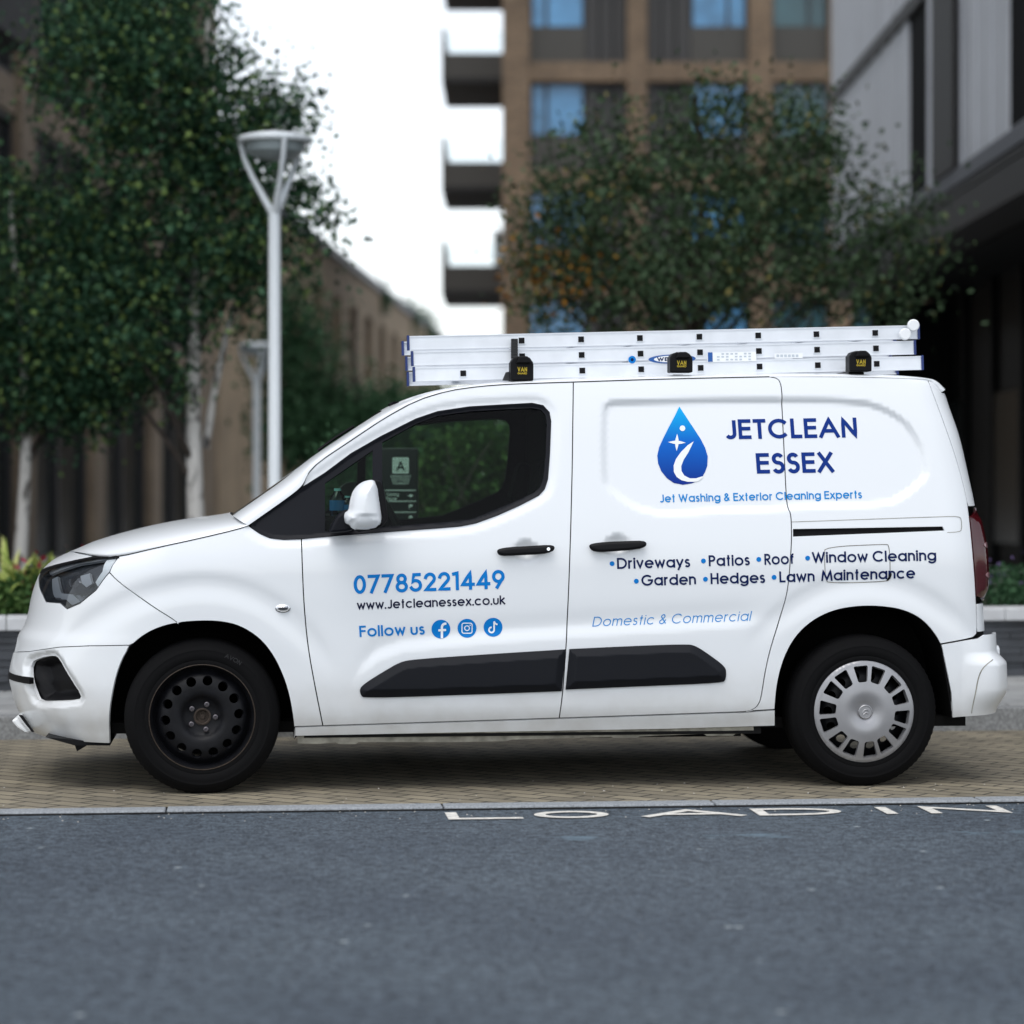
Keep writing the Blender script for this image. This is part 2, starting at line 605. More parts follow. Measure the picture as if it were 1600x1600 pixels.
def surf_n(P, offf=None, features=True):
    e = 1.5e-3
    u, z = P[:, 0], P[:, 1]
    def S(uu, zz):
        o = offf(np.stack([uu, zz], 1)) if offf else 0.0
        return surf(uu, zz, o, features)
    p = S(u, z)
    du = S(u + e, z) - S(u - e, z)
    dz = S(u, z + e) - S(u, z - e)
    n = np.cross(du, dz)
    n /= np.maximum(np.linalg.norm(n, axis=1), 1e-12)[:, None]
    return p, n

def panel(name, outline, mat, parent, holes=(), off=None, gap=0.0024, step=0.018, flange=0.012, features=True, both=True, label=None):
    """pressed panel over the region outline (u, z) of the body skin, with its mirror image on the far side"""
    o = inset(ccw(outline), gap) if gap else ccw(outline)
    P, T = cdt_fill(o, holes, step)
    p3, n = surf_n(P, off, features)
    res = []
    for mir in ((False, True) if both else (False,)):
        me = mesh_from(name, p3, n, T, flange, mir)
        ob = link(name, me, mat, parent)
        if label and not mir:
            ob['label'] = label
        res.append(ob)
    return res

UF = XSF - KF * math.radians(87.5)          # panels of the nose end here, next to the centre line

# ------------------------------------------------------------------ ground
def tex_ground(name, build):
    m = bpy.data.materials.new(name)
    m.use_nodes = True
    build(m.node_tree, m.node_tree.nodes['Principled BSDF'])
    return m
def asphalt(t, b):
    N = t.nodes.new; L = t.links.new
    g = N('ShaderNodeNewGeometry')
    n1a = N('ShaderNodeTexNoise'); n1a.inputs['Scale'].default_value = 95; n1a.inputs['Detail'].default_value = 2; n1a.inputs['Roughness'].default_value = 0.6
    n1b = N('ShaderNodeTexNoise'); n1b.inputs['Scale'].default_value = 26; n1b.inputs['Detail'].default_value = 3; n1b.inputs['Roughness'].default_value = 0.6
    L(g.outputs['Position'], n1a.inputs['Vector']); L(g.outputs['Position'], n1b.inputs['Vector'])
    n1 = N('ShaderNodeMix'); n1.data_type = 'FLOAT'; n1.inputs[0].default_value = 0.42
    L(n1a.outputs[0], n1.inputs[2]); L(n1b.outputs[0], n1.inputs[3])
    n2 = N('ShaderNodeTexNoise'); n2.inputs['Scale'].default_value = 1.1; n2.inputs['Detail'].default_value = 7
    vo = N('ShaderNodeTexVoronoi'); vo.inputs['Scale'].default_value = 42
    for q in (n2, vo): L(g.outputs['Position'], q.inputs['Vector'])
    r = N('ShaderNodeValToRGB')
    r.color_ramp.elements[0].position = 0.40; r.color_ramp.elements[0].color = (0.012, 0.018, 0.026, 1)
    r.color_ramp.elements[1].position = 0.60; r.color_ramp.elements[1].color = (0.090, 0.116, 0.142, 1)
    L(n1.outputs[0], r.inputs[0])
    r2 = N('ShaderNodeValToRGB')
    r2.color_ramp.elements[0].position = 0.35; r2.color_ramp.elements[0].color = (0.80, 0.82, 0.85, 1)
    r2.color_ramp.elements[1].position = 0.68; r2.color_ramp.elements[1].color = (1.12, 1.12, 1.1, 1)
    L(n2.outputs[0], r2.inputs[0])
    mu = N('ShaderNodeMix'); mu.data_type = 'RGBA'; mu.blend_type = 'MULTIPLY'; mu.inputs['Factor'].default_value = 1
    L(r.outputs[0], mu.inputs['A']); L(r2.outputs[0], mu.inputs['B'])
    # pale chips of stone
    sp = N('ShaderNodeValToRGB')
    sp.color_ramp.elements[0].position = 0.0; sp.color_ramp.elements[0].color = (1, 1, 1, 1)
    sp.color_ramp.elements[1].position = 0.22; sp.color_ramp.elements[1].color = (0, 0, 0, 1)
    L(vo.outputs['Distance'], sp.inputs[0])
    sep = N('ShaderNodeSeparateColor'); L(vo.outputs['Color'], sep.inputs[0])
    gt = N('ShaderNodeMath'); gt.operation = 'GREATER_THAN'; gt.inputs[1].default_value = 0.90
    L(sep.outputs[0], gt.inputs[0])
    mm = N('ShaderNodeMath'); mm.operation = 'MULTIPLY'; L(sp.outputs[0], mm.inputs[0]); L(gt.outputs[0], mm.inputs[1])
    mx = N('ShaderNodeMix'); mx.data_type = 'RGBA'
    mx.inputs['B'].default_value = (0.34, 0.36, 0.36, 1)
    L(mm.outputs[0], mx.inputs['Factor']); L(mu.outputs['Result'], mx.inputs['A'])
    vb = N('ShaderNodeTexVoronoi'); vb.inputs['Scale'].default_value = 7.5
    L(g.outputs['Position'], vb.inputs['Vector'])
    sb = N('ShaderNodeValToRGB'); sb.color_ramp.elements[0].position = 0.05; sb.color_ramp.elements[0].color = (1, 1, 1, 1); sb.color_ramp.elements[1].position = 0.13; sb.color_ramp.elements[1].color = (0, 0, 0, 1)
    L(vb.outputs['Distance'], sb.inputs[0])
    sp2 = N('ShaderNodeSeparateColor'); L(vb.outputs['Color'], sp2.inputs[0])
    gb = N('ShaderNodeMath'); gb.operation = 'GREATER_THAN'; gb.inputs[1].default_value = 0.86
    L(sp2.outputs[1], gb.inputs[0])
    mb_ = N('ShaderNodeMath'); mb_.operation = 'MULTIPLY'; L(sb.outputs[0], mb_.inputs[0]); L(gb.outputs[0], mb_.inputs[1])
    mxb = N('ShaderNodeMix'); mxb.data_type = 'RGBA'; mxb.inputs['B'].default_value = (0.30, 0.34, 0.35, 1)
    L(mb_.outputs[0], mxb.inputs['Factor']); L(mx.outputs['Result'], mxb.inputs['A'])
    mx = mxb
    # a worn, almost vanished painted line along the bay
    sx = N('ShaderNodeSeparateXYZ'); L(g.outputs['Position'], sx.inputs[0])
    ln = N('ShaderNodeMath'); ln.operation = 'COMPARE'; ln.inputs[1].default_value = -1.42; ln.inputs[2].default_value = 0.05
    L(sx.outputs['Y'], ln.inputs[0])
    n3 = N('ShaderNodeTexNoise'); n3.inputs['Scale'].default_value = 5.5; n3.inputs['Detail'].default_value = 9
    L(g.outputs['Position'], n3.inputs['Vector'])
    rr = N('ShaderNodeValToRGB'); rr.color_ramp.elements[0].position = 0.52; rr.color_ramp.elements[1].position = 0.72
    L(n3.outputs[0], rr.inputs[0])
    gx = N('ShaderNodeMath'); gx.operation = 'GREATER_THAN'; gx.inputs[1].default_value = 1.2
    L(sx.outputs['X'], gx.inputs[0])
    m3 = N('ShaderNodeMath'); m3.operation = 'MULTIPLY'; L(ln.outputs[0], m3.inputs[0]); L(rr.outputs[0], m3.inputs[1])
    m4 = N('ShaderNodeMath'); m4.operation = 'MULTIPLY'; L(m3.outputs[0], m4.inputs[0]); L(gx.outputs[0], m4.inputs[1])
    m5 = N('ShaderNodeMath'); m5.operation = 'MULTIPLY'; m5.inputs[1].default_value = 0.6; L(m4.outputs[0], m5.inputs[0])
    mx2 = N('ShaderNodeMix'); mx2.data_type = 'RGBA'; mx2.inputs['B'].default_value = (0.16, 0.25, 0.31, 1)
    L(m5.outputs[0], mx2.inputs['Factor']); L(mx.outputs['Result'], mx2.inputs['A'])
    L(mx2.outputs['Result'], b.inputs['Base Color'])
    b.inputs['Roughness'].default_value = 0.75
    bp = N('ShaderNodeBump'); bp.inputs['Strength'].default_value = 0.6; bp.inputs['Distance'].default_value = 0.004
    L(n1.outputs[0], bp.inputs['Height']); L(bp.outputs[0], b.inputs['Normal'])
def paving(t, b, c1, c2, mortar, scale, rot, w=0.5, h=0.25, ms=0.012):
    N = t.nodes.new; L = t.links.new
    g = N('ShaderNodeNewGeometry')
    mp = N('ShaderNodeMapping'); mp.inputs['Rotation'].default_value = (0, 0, rot)
    L(g.outputs['Position'], mp.inputs[0])
    br = N('ShaderNodeTexBrick')
    br.inputs['Color1'].default_value = (*c1, 1); br.inputs['Color2'].default_value = (*c2, 1); br.inputs['Mortar'].default_value = (*mortar, 1)
    br.inputs['Scale'].default_value = scale; br.inputs['Mortar Size'].default_value = ms; br.inputs['Brick Width'].default_value = w; br.inputs['Row Height'].default_value = h
    br.inputs['Mortar Smooth'].default_value = 0.3
    L(mp.outputs[0], br.inputs['Vector'])
    n = N('ShaderNodeTexNoise'); n.inputs['Scale'].default_value = 3.0; n.inputs['Detail'].default_value = 10; n.inputs['Roughness'].default_value = 0.7
    L(g.outputs['Position'], n.inputs['Vector'])
    r = N('ShaderNodeValToRGB')
    r.color_ramp.elements[0].position = 0.3; r.color_ramp.elements[0].color = (0.62, 0.62, 0.62, 1)
    r.color_ramp.elements[1].position = 0.7; r.color_ramp.elements[1].color = (1.15, 1.15, 1.15, 1)
    L(n.outputs[0], r.inputs[0])
    mu = N('ShaderNodeMix'); mu.data_type = 'RGBA'; mu.blend_type = 'MULTIPLY'; mu.inputs['Factor'].default_value = 1
    L(br.outputs[0], mu.inputs['A']); L(r.outputs[0], mu.inputs['B'])
    L(mu.outputs['Result'], b.inputs['Base Color'])
    b.inputs['Roughness'].default_value = 0.8
    n4 = N('ShaderNodeTexNoise'); n4.inputs['Scale'].default_value = 160
    L(g.outputs['Position'], n4.inputs['Vector'])
    ad = N('ShaderNodeMath'); ad.operation = 'MULTIPLY_ADD'; ad.inputs[1].default_value = -3.0
    L(br.outputs['Fac'], ad.inputs[0]); L(n4.outputs[0], ad.inputs[2])
    bp = N('ShaderNodeBump'); bp.inputs['Strength'].default_value = 0.5; bp.inputs['Distance'].default_value = 0.004
    L(ad.outputs[0], bp.inputs['Height']); L(bp.outputs[0], b.inputs['Normal'])
M['asphalt'] = tex_ground('asphalt', asphalt)
M['blocks'] = tex_ground('block_paving', lambda t, b: paving(t, b, (0.27, 0.235, 0.165), (0.19, 0.166, 0.12), (0.035, 0.032, 0.027), 2.5, math.radians(42), 0.5, 0.25, 0.018))
M['flags'] = tex_ground('pavement_flags', lambda t, b: paving(t, b, (0.34, 0.345, 0.34), (0.30, 0.31, 0.31), (0.14, 0.14, 0.14), 1.0, 0, 0.6, 0.45, 0.008))
M['granite'] = pm('granite_kerb', (0.25, 0.268, 0.285), 0.75, vary=(120, 0.35), bump=(200, 0.4, 0.002))
M['granite_dark'] = pm('granite_kerb_weathered', (0.20, 0.205, 0.205), 0.8, vary=(60, 0.35), bump=(120, 0.4, 0.002))
M['slate'] = pm('split_slate', (0.045, 0.050, 0.058), 0.6, vary=(5, 0.5))
M['coping'] = pm('pale_stone_coping', (0.50, 0.51, 0.52), 0.7, vary=(8, 0.12))
M['soil'] = pm('soil', (0.03, 0.024, 0.018), 0.95, vary=(6, 0.4))
M['roadpaint'] = pm('road_paint', (0.62, 0.60, 0.55), 0.7, vary=(30, 0.25))
M['tar'] = pm('tar_joint', (0.012, 0.012, 0.012), 0.9, spec=0.1, vary=(40, 0.5))  # near black, the shade of the kerb gap as a colour
M['earth'] = pm('grey_ground', (0.10, 0.10, 0.10), 0.9, vary=(0.3, 0.3))

def sheet(name, x0, x1, y0, y1, z, mat):
    me = bpy.data.meshes.new(name)
    me.from_pydata([(x0, y0, z), (x1, y0, z), (x1, y1, z), (x0, y1, z)], [], [(0, 1, 2, 3)])
    return structure(link(name, me, mat))
YK0, YK1, YB = -0.53, -0.415, 2.43
RZ0 = -0.008
sheet('ground', -1200, 1200, -1200, 1200, -0.06, M['earth'])
sheet('road', -60, 60, -22, YK0, RZ0, M['asphalt'])
sheet('parking_bay', -60, 60, YK1, YB, 0.0, M['blocks'])
sheet('tar_joint', -60, 60, YK0 - 0.045, YK0 + 0.002, RZ0 + 0.002, M['tar'])  # dark strip laid on the road to paint the shade at the kerb foot
def kerb(name, y0, y1, z0, z1, length, mat, off):
    mb = MB()
    x = -40 + off
    while x < 40:
        l = length
        mb.box(x + 0.003, x + l - 0.003, y0, y1, z0, z1 + random.uniform(-0.0015, 0.0015))
        x += l
    return structure(mb.build(name, mat, bevel=0.006))
kerb('kerb', YK0, YK1, -0.05, 0.003, 1.09, M['granite'], 0.63)
kerb('kerb', YB, YB + 0.15, -0.05, 0.118, 0.92, M['granite_dark'], 0.2)
sheet('pavement', -60, 60, YB + 0.15, 120, 0.114, M['flags'])

# ------------------------------------------------------------------ stroke lettering
def arc(cx, cy, rx, ry, a0, a1, n=None):
    n = n or max(4, int(abs(a1 - a0) / 12))
    return [(cx + rx * math.cos(math.radians(a0 + (a1 - a0) * i / n)), cy + ry * math.sin(math.radians(a0 + (a1 - a0) * i / n))) for i in range(n + 1)]
def fullc(cx, cy, r, ry=None):
    return ('o', arc(cx, cy, r, ry or r, 0, 360, 28)[:-1])
XH = 0.72
h_ = XH / 2
GL = {
 'A': (0.92, [('s', [(0, 0), (.46, 1), (.92, 0)]), ('b', [(.16, .32), (.76, .32)])]),
 'B': (0.55, [('s', [(0, 0), (0, 1), (.28, 1)] + arc(.28, .76, .24, .24, 90, -90) + [(0, .52)]), ('s', [(.28, .52)] + arc(.28, .26, .26, .26, 90, -90) + [(0, 0)])]),
 'C': (0.92, [('b', arc(.5, .5, .5, .5, 40, 320))]),
 'D': (0.80, [('o', [(0, 0), (0, 1), (.3, 1)] + arc(.3, .5, .5, .5, 84, -84) + [(.3, 0)])]),
 'E': (0.50, [('s', [(.5, 1), (0, 1), (0, 0), (.5, 0)]), ('s', [(0, .53), (.47, .53)])]),
 'F': (0.46, [('s', [(.46, 1), (0, 1), (0, 0)]), ('s', [(0, .53), (.42, .53)])]),
 'G': (1.0, [('b', arc(.5, .5, .5, .5, 42, 360) + [(.56, .5)])]),
 'H': (0.62, [('s', [(0, 0), (0, 1)]), ('s', [(.62, 0), (.62, 1)]), ('b', [(0, .53), (.62, .53)])]),
 'I': (0.0, [('s', [(0, 0), (0, 1)])]),
 'J': (0.42, [('b', [(.42, 1.06)] + [(.42, .24)] + arc(.20, .22, .22, .22, 0, -150))]),
 'L': (0.42, [('s', [(0, 1), (0, 0), (.42, 0)])]),
 'M': (0.96, [('s', [(0, 0), (.12, 1), (.48, .06), (.84, 1), (.96, 0)])]),
 'N': (0.66, [('s', [(0, 0), (0, 1), (.66, 0), (.66, 1)])]),
 'O': (1.0, [fullc(.5, .5, .5)]),
 'P': (0.50, [('s', [(0, 0), (0, 1), (.24, 1)] + arc(.24, .74, .26, .26, 84, -84) + [(0, .48)])]),
 'R': (0.52, [('s', [(0, 0), (0, 1), (.24, 1)] + arc(.24, .75, .25, .25, 84, -84) + [(0, .5)]), ('s', [(.2, .48), (.52, 0)])]),
 'S': (0.48, [('b', arc(.24, .76, .22, .24, 25, 270) + arc(.24, .25, .24, .27, 90, -155))]),
 'T': (0.50, [('s', [(0, 1), (.5, 1)]), ('s', [(.25, 1), (.25, 0)])]),
 'U': (0.60, [('b', [(0, 1.05), (0, .3)] + arc(.3, .3, .3, .3, 180, 360) + [(.6, 1.05)])]),
 'V': (0.74, [('s', [(0, 1), (.37, 0), (.74, 1)])]),
 'W': (1.10, [('s', [(0, 1), (.28, 0), (.55, .96), (.82, 0), (1.1, 1)])]),
 'X': (0.66, [('s', [(0, 0), (.62, 1)]), ('s', [(.66, 0), (.04, 1)])]),
 'Y': (0.66, [('s', [(0, 1), (.33, .46), (.66, 1)]), ('s', [(.33, .46), (.33, 0)])]),
 'a': (0.70, [fullc(.35, h_, .35), ('s', [(.70, 0), (.70, XH)])]),
 'c': (0.66, [('b', arc(.36, h_, .36, h_, 42, 318))]),
 'd': (0.70, [fullc(.35, h_, .35), ('s', [(.70, 0), (.70, 1)])]),
 'e': (0.71, [('b', [(.03, h_)] + [(.71, h_)] + arc(.36, h_, .36, h_, 8, 318))]),
 'f': (0.34, [('b', [(.12, -.05), (.12, .78)] + arc(.34, .78, .22, .22, 180, 92)), ('b', [(-.02, XH), (.32, XH)])]),
 'g': (0.70, [fullc(.35, h_, .35), ('b', [(.70, XH + .05), (.70, .0)] + arc(.35, -.0, .35, .30, 0, -155))]),
 'h': (0.52, [('s', [(0, 0), (0, 1)]), ('b', arc(.26, XH - .27, .26, .27, 180, 0) + [(.52, -.05)])]),
 'i': (0.0, [('s', [(0, 0), (0, XH)]), ('d', [(0, .97)])]),
 'k': (0.50, [('s', [(0, 0), (0, 1)]), ('s', [(.04, .36), (.44, XH)]), ('s', [(.14, .42), (.50, 0)])]),
 'l': (0.0, [('s', [(0, 0), (0, 1)])]),
 'm': (0.90, [('s', [(0, 0), (0, XH)]), ('b', arc(.225, XH - .24, .225, .24, 180, 0) + [(.45, -.05)]), ('b', arc(.675, XH - .24, .225, .24, 180, 0) + [(.90, -.05)])]),
 'n': (0.52, [('s', [(0, 0), (0, XH)]), ('b', arc(.26, XH - .27, .26, .27, 180, 0) + [(.52, -.05)])]),
 'o': (0.72, [fullc(.36, h_, .36)]),
 'p': (0.70, [fullc(.35, h_, .35), ('s', [(0, -.28), (0, XH)])]),
 'r': (0.24, [('s', [(0, 0), (0, XH)]), ('b', arc(.24, XH - .24, .24, .24, 180, 78))]),
 's': (0.36, [('b', arc(.18, XH * .76, .16, XH * .24, 25, 270) + arc(.18, XH * .26, .18, XH * .26, 90, -155))]),
 't': (0.28, [('s', [(.14, 0), (.14, .98)]), ('b', [(-.02, XH), (.30, XH)])]),
 'u': (0.52, [('b', [(0, XH + .05), (0, .26)] + arc(.26, .26, .26, .26, 180, 360) + [(.52, XH + .05)])]),
 'v': (0.52, [('s', [(0, XH), (.26, 0), (.52, XH)])]),
 'w': (0.84, [('s', [(0, XH), (.21, 0), (.42, XH * .94), (.63, 0), (.84, XH)])]),
 'x': (0.52, [('s', [(0, 0), (.49, XH)]), ('s', [(.52, 0), (.03, XH)])]),
 'y': (0.54, [('s', [(0, XH), (.27, .02)]), ('s', [(.54, XH), (.12, -.28)])]),
 '0': (0.54, [fullc(.27, .5, .27, .5)]),
 '1': (0.22, [('s', [(.0, .95), (.2, 1), (.2, 0)])]),
 '2': (0.54, [('s', arc(.27, .72, .26, .28, 165, -35) + [(.02, 0), (.54, 0)])]),
 '4': (0.62, [('s', [(.46, 0), (.46, 1), (0, .24), (.62, .24)])]),
 '5': (0.54, [('s', [(.48, 1), (.16, 1), (.08, .55)] + arc(.25, .31, .29, .31, 118, -150))]),
 '7': (0.52, [('s', [(0, 1), (.52, 1), (.12, 0)])]),
 '8': (0.54, [fullc(.27, .76, .22, .24), fullc(.27, .26, .27, .27)]),
 '9': (0.56, [fullc(.28, .68, .28, .32), ('s', [(.53, .56), (.20, 0)])]),
 '&': (0.66, [('b', [(.66, 0), (.14, .72)] + arc(.28, .80, .18, .2, 205, -20) + [(.10, .36)] + arc(.24, .22, .23, .23, 150, 320) + [(.62, .44)])]),
 '.': (0.0, [('d', [(0, .0)])]),
}
def layout(text, w, track=0.13, space=0.34):
    """list of (kind, polyline) in cap-height units, and total width"""
    x, out = 0.0, []
    for ch in text:
        if ch == ' ':
            x += space
            continue
        adv, st = GL[ch]
        x += w / 2
        for k, pl in st:
            out.append((k, [(x + px * (1 - w * .5), w / 2 + py * (1 - w)) for px, py in pl]))
        x += adv * (1 - w * .5) + w / 2 + track
    return out, x - track
def stroke_quads(kind, pl, w, seg=0.2):
    """quads that cover one pen stroke"""
    if kind == 'd':
        c = pl[0]
        r = w * 0.62
        ring_ = [(c[0] + r * math.cos(2 * PI * k / 14), c[1] + r * math.sin(2 * PI * k / 14)) for k in range(14)]
        return [ring_]
    p = [np.array(q, float) for q in pl]
    closed = kind == 'o'
    if kind == 's' and len(p) > 1:
        d = p[0] - p[1]; p[0] = p[0] + d / np.linalg.norm(d) * w / 2
        d = p[-1] - p[-2]; p[-1] = p[-1] + d / np.linalg.norm(d) * w / 2
    q = []
    n = len(p)
    for i in range(n if closed else n - 1):
        a, b = p[i], p[(i + 1) % n]
        if np.linalg.norm(b - a) < 1e-6: continue
        k = max(1, int(np.linalg.norm(b - a) / seg))
        for j in range(k): q.append(a + (b - a) * j / k)
    if not closed: q.append(p[-1])
    n = len(q)
    Lf, Rt = [], []
    for i in range(n):
        a = q[i - 1] if (i > 0 or closed) else None
        c = q[(i + 1) % n] if (i < n - 1 or closed) else None
        d0 = (q[i] - a) if a is not None else (c - q[i])
        d1 = (c - q[i]) if c is not None else d0
        d0 = d0 / np.linalg.norm(d0); d1 = d1 / np.linalg.norm(d1)
        n0 = np.array([-d0[1], d0[0]]); n1 = np.array([-d1[1], d1[0]])
        m = n0 + n1
        l = np.linalg.norm(m)
        m = m / l if l > 1e-6 else n0
        s = min(1 / max(m @ n0, 0.2), 1.9)
        Lf.append(q[i] + m * s * w / 2); Rt.append(q[i] - m * s * w / 2)
    out = []
    for i in range(n if closed else n - 1):
        j = (i + 1) % n
        out.append([tuple(Rt[i]), tuple(Rt[j]), tuple(Lf[j]), tuple(Lf[i])])
    return out
def union_faces(polys):
    """merge overlapping flat polygons into one triangulation"""
    V, E, PL = [], [], []
    for p in polys:
        p = np.array(p)
        if abs(area(p)) < 1e-9: continue
        p = ccw(p)
        n = len(V)
        E += [(n + i, n + (i + 1) % len(p)) for i in range(len(p))]
        V += [Vector((float(a), float(b))) for a, b in p]
        PL.append(p)
    r = delaunay_2d_cdt(V, E, [], 0, 1e-5)
    P = np.array([(v.x, v.y) for v in r[0]])
    T = np.array([list(t) for t in r[2] if len(t) == 3])
    a, b, c = P[T[:, 0]], P[T[:, 1]], P[T[:, 2]]
    cr = (b[:, 0] - a[:, 0]) * (c[:, 1] - a[:, 1]) - (b[:, 1] - a[:, 1]) * (c[:, 0] - a[:, 0])
    T = np.where((cr > 0)[:, None], T, T[:, ::-1])[np.abs(cr) > 1e-12]
    cen = P[T].mean(1)
    keep = np.zeros(len(T), bool)
    for p in PL:
        keep |= inside(p, cen)
    T = T[keep]
    used = np.unique(T)
    re = -np.ones(len(P), int); re[used] = np.arange(len(used))
    return P[used], re[T]
def text_faces(text, w, track=0.13, space=0.34):
    """each glyph triangulated on its own; returns points, triangles, total width"""
    PP, TT, n, x = [], [], 0, 0.0
    for ch in text:
        if ch == ' ':
            x += space
            continue
        st, W = layout(ch, w, 0, 0)
        p, t = union_faces([f for k, pl in st for f in stroke_quads(k, pl, w)])
        PP.append(p + [x, 0]); TT.append(t + n); n += len(p)
        x += W + track
    return np.concatenate(PP), np.concatenate(TT), x - track
def flat_mesh(name, P3, N, T, mat, parent, extra=None):
    me = mesh_from(name, P3, N, T, 0)
    return link(name, me, mat, parent)
def px_on_skin(pix, off):
    x, z = px_side(pix[:, 0], pix[:, 1])
    P = np.stack([x_to_u(x, z), z], 1)
    return surf_n(P, lambda q: np.full(len(q), off))
def body_text(name, lines, mat, parent, off=0.0016, label=None):
    """lines: (text, left baseline px, right baseline px, up vector px, weight[, track, slant, space])"""
    PP, TT, n = [], [], 0
    for ln in lines:
        text, a, b, up, w = ln[:5]
        tr = ln[5] if len(ln) > 5 else 0.13
        sp = ln[6] if len(ln) > 6 else 0.34
        if text == '*':
            ring_ = np.array([(a[0] + b * math.cos(2 * PI * k / 20), a[1] - b * math.sin(2 * PI * k / 20)) for k in range(20)])
            p, t = ring_, np.array([(0, i, i + 1) for i in range(1, 19)])
        else:
            p, t, W = text_faces(text, w, tr, sp)
            a, b, up = np.array(a, float), np.array(b, float), np.array(up, float)
            p = a + np.outer(p[:, 0] / W, b - a) + np.outer(p[:, 1], up)
        PP.append(p); TT.append(t + n); n += len(p)
    p3, nn = px_on_skin(np.concatenate(PP), off)
    o = flat_mesh(name, p3, nn, np.concatenate(TT), mat, parent)
    if label: o['label'] = label
    return o
def body_shape(name, polys, mat, parent, off=0.0016, step=3.0, holes=(), label=None):
    PP, TT, n = [], [], 0
    for p in polys:
        P, T = cdt_fill(np.array(p, float), [np.array(h, float) for h in holes], step)
        PP.append(P); TT.append(T[:, ::-1] + n); n += len(P)
    p3, nn = px_on_skin(np.concatenate(PP), off)
    o = flat_mesh(name, p3, nn, np.concatenate(TT), mat, parent)
    if label: o['label'] = label
    return o

# ------------------------------------------------------------------ the van
van = thing('delivery_van', 'white panel van with blue cleaning company lettering parked in the bay', 'van', (0, 0, 0))
HOOD_T = [(114.5, 860.6), (137.5, 866), (151.5, 870), (184, 870), (250, 854), (312, 840.6), (369, 827), (387.5, 821)]
HOOD_C = [(114, 860), (119, 857.5), (128, 853), (148, 844.5), (215, 826), (285, 812.5), (335, 806.8), (358, 802.5)]
ROOF_T = [(387.5, 821), (447.5, 779), (473, 759), (480, 741), (498, 722), (549, 688), (599, 654.5), (650, 626), (700, 610.6), (751, 603.5), (802, 600), (895, 597), (1030, 592.5), (1138, 590), (1202, 588.7), (1320, 588.6), (1400, 590.5), (1449.5, 593.5), (1461, 600), (1471, 613)]
ROOF_C = [(358, 802.5), (419, 760), (441, 744), (470, 722.5), (495, 705), (555, 665), (606, 632.6), (655, 613.5), (700, 604), (751, 597.5), (802, 593.3), (895, 588.2), (1030, 584), (1138, 581.8), (1202, 581.3), (1320, 582), (1400, 584.5), (1449, 589.5), (1462, 594.3), (1474, 605)]
FENDER_DOOR = [(471, 842), (472.5, 890), (475, 947), (481, 1010), (492, 1072), (504.5, 1134)]
DOOR_GAP = [(895.8, 597), (895, 660), (894, 735), (890.6, 862), (886, 980), (884, 1011), (879, 1080), (873.6, 1122)]
SLIDE_REAR = [(1202, 588.7), (1213, 590.5), (1219, 596), (1222, 612), (1226, 692), (1230.6, 793), (1236, 803), (1237, 835), (1236, 862), (1231, 926), (1218, 969), (1203, 1015), (1194.5, 1054), (1190, 1085), (1186, 1100), (1177, 1109), (1163, 1112)]
F_ARCH = [(172.5, 1161), (171, 1119), (175, 1088), (184, 1047), (200, 1013), (225, 991), (253, 978), (281, 972.3), (312, 970), (344, 970.5), (375, 977.5), (406, 997), (428, 1025), (444, 1060), (453, 1091), (459, 1129), (460, 1157)]
R_ARCH = [(1210.5, 1133), (1211, 1097), (1216, 1057), (1228.7, 1018), (1248.4, 987), (1276.5, 964.7), (1307.5, 952), (1341, 947), (1375, 947), (1408.7, 952), (1437, 964.7), (1456.5, 984.4), (1470.6, 1007), (1480, 1040.6), (1486, 1083), (1487.5, 1121.6)]
HEADLIGHT = [(64, 894), (94, 882), (122, 875.5), (150, 870), (175, 867.5), (185, 871), (172, 894), (150, 922.5), (125, 943), (105, 951.5), (94, 942), (72, 940.5), (67, 930)]
TAIL_GAP = [(1449.5, 593.5), (1471, 650), (1492, 709.5), (1505, 756), (1513, 792), (1521.7, 884), (1525, 939), (1526, 990)]
BUMP_SEAM = [(20, 1027), (47, 1018), (94, 1011), (141, 1009), (203, 1008)]

def idx_upto(pl, x):
    return [p for p in pl if p[0] <= x]
def U(pts): return px_uz(pts)
arch_f = smooth_poly(F_ARCH, 2, False)
arch_r = smooth_poly(R_ARCH, 2, False)
fender_door = smooth_poly(FENDER_DOOR, 2, False)
slide_rear = smooth_poly(SLIDE_REAR, 2, False)
tail_gap = smooth_poly(TAIL_GAP, 2, False)
arch_f_wing = np.array([p for p in arch_f if p[0] > 278])            # behind the bumper seam
arch_f_mid = np.array([p for p in arch_f if p[0] <= 278 and p[1] < 1008])
arch_f_low = np.array([p for p in arch_f if p[0] <= 200 and p[1] >= 1008])
roof_t = np.array(ROOF_T)

# front wing
wing = np.concatenate([HOOD_T[3:], [(389, 822)], np.array([(406, 833.5), (422, 840.6), (444, 843), (471, 842)]), fender_door[1:], [(461, 1135.5)], arch_f_wing[::-1][1:], [(278, 974), (171, 894.5), (185, 871.5)]])
panel('front_wing', U(wing), M['paint'], van)
# front door: skin with its window frame
tr_up = [p for p in TRIM_PX if p[1] < 760 and 500 < p[0] < 860][:]
iA = TRIM_PX.index((508, 739))
trim_run = TRIM_PX[iA:TRIM_PX.index((471, 842)) + 1]
gap_run = [p for p in ROOF_T if 473 <= p[0] < 890]
door = np.concatenate([fender_door, [(873.6, 1122)], np.array(DOOR_GAP)[::-1][1:], np.array(gap_run)[::-1], np.array([(473.5, 761)]), np.array(trim_run)[:-1]])
fd = panel('front_door', U(door), M['paint'], van)
# sliding side door
slide = np.concatenate([[(895.8, 597), (1030, 592.5), (1138, 590)], slide_rear, [(873.6, 1122)], np.array(DOOR_GAP)[::-1][1:-1]])
sd = panel('sliding_door', U(slide), M['paint'], van)
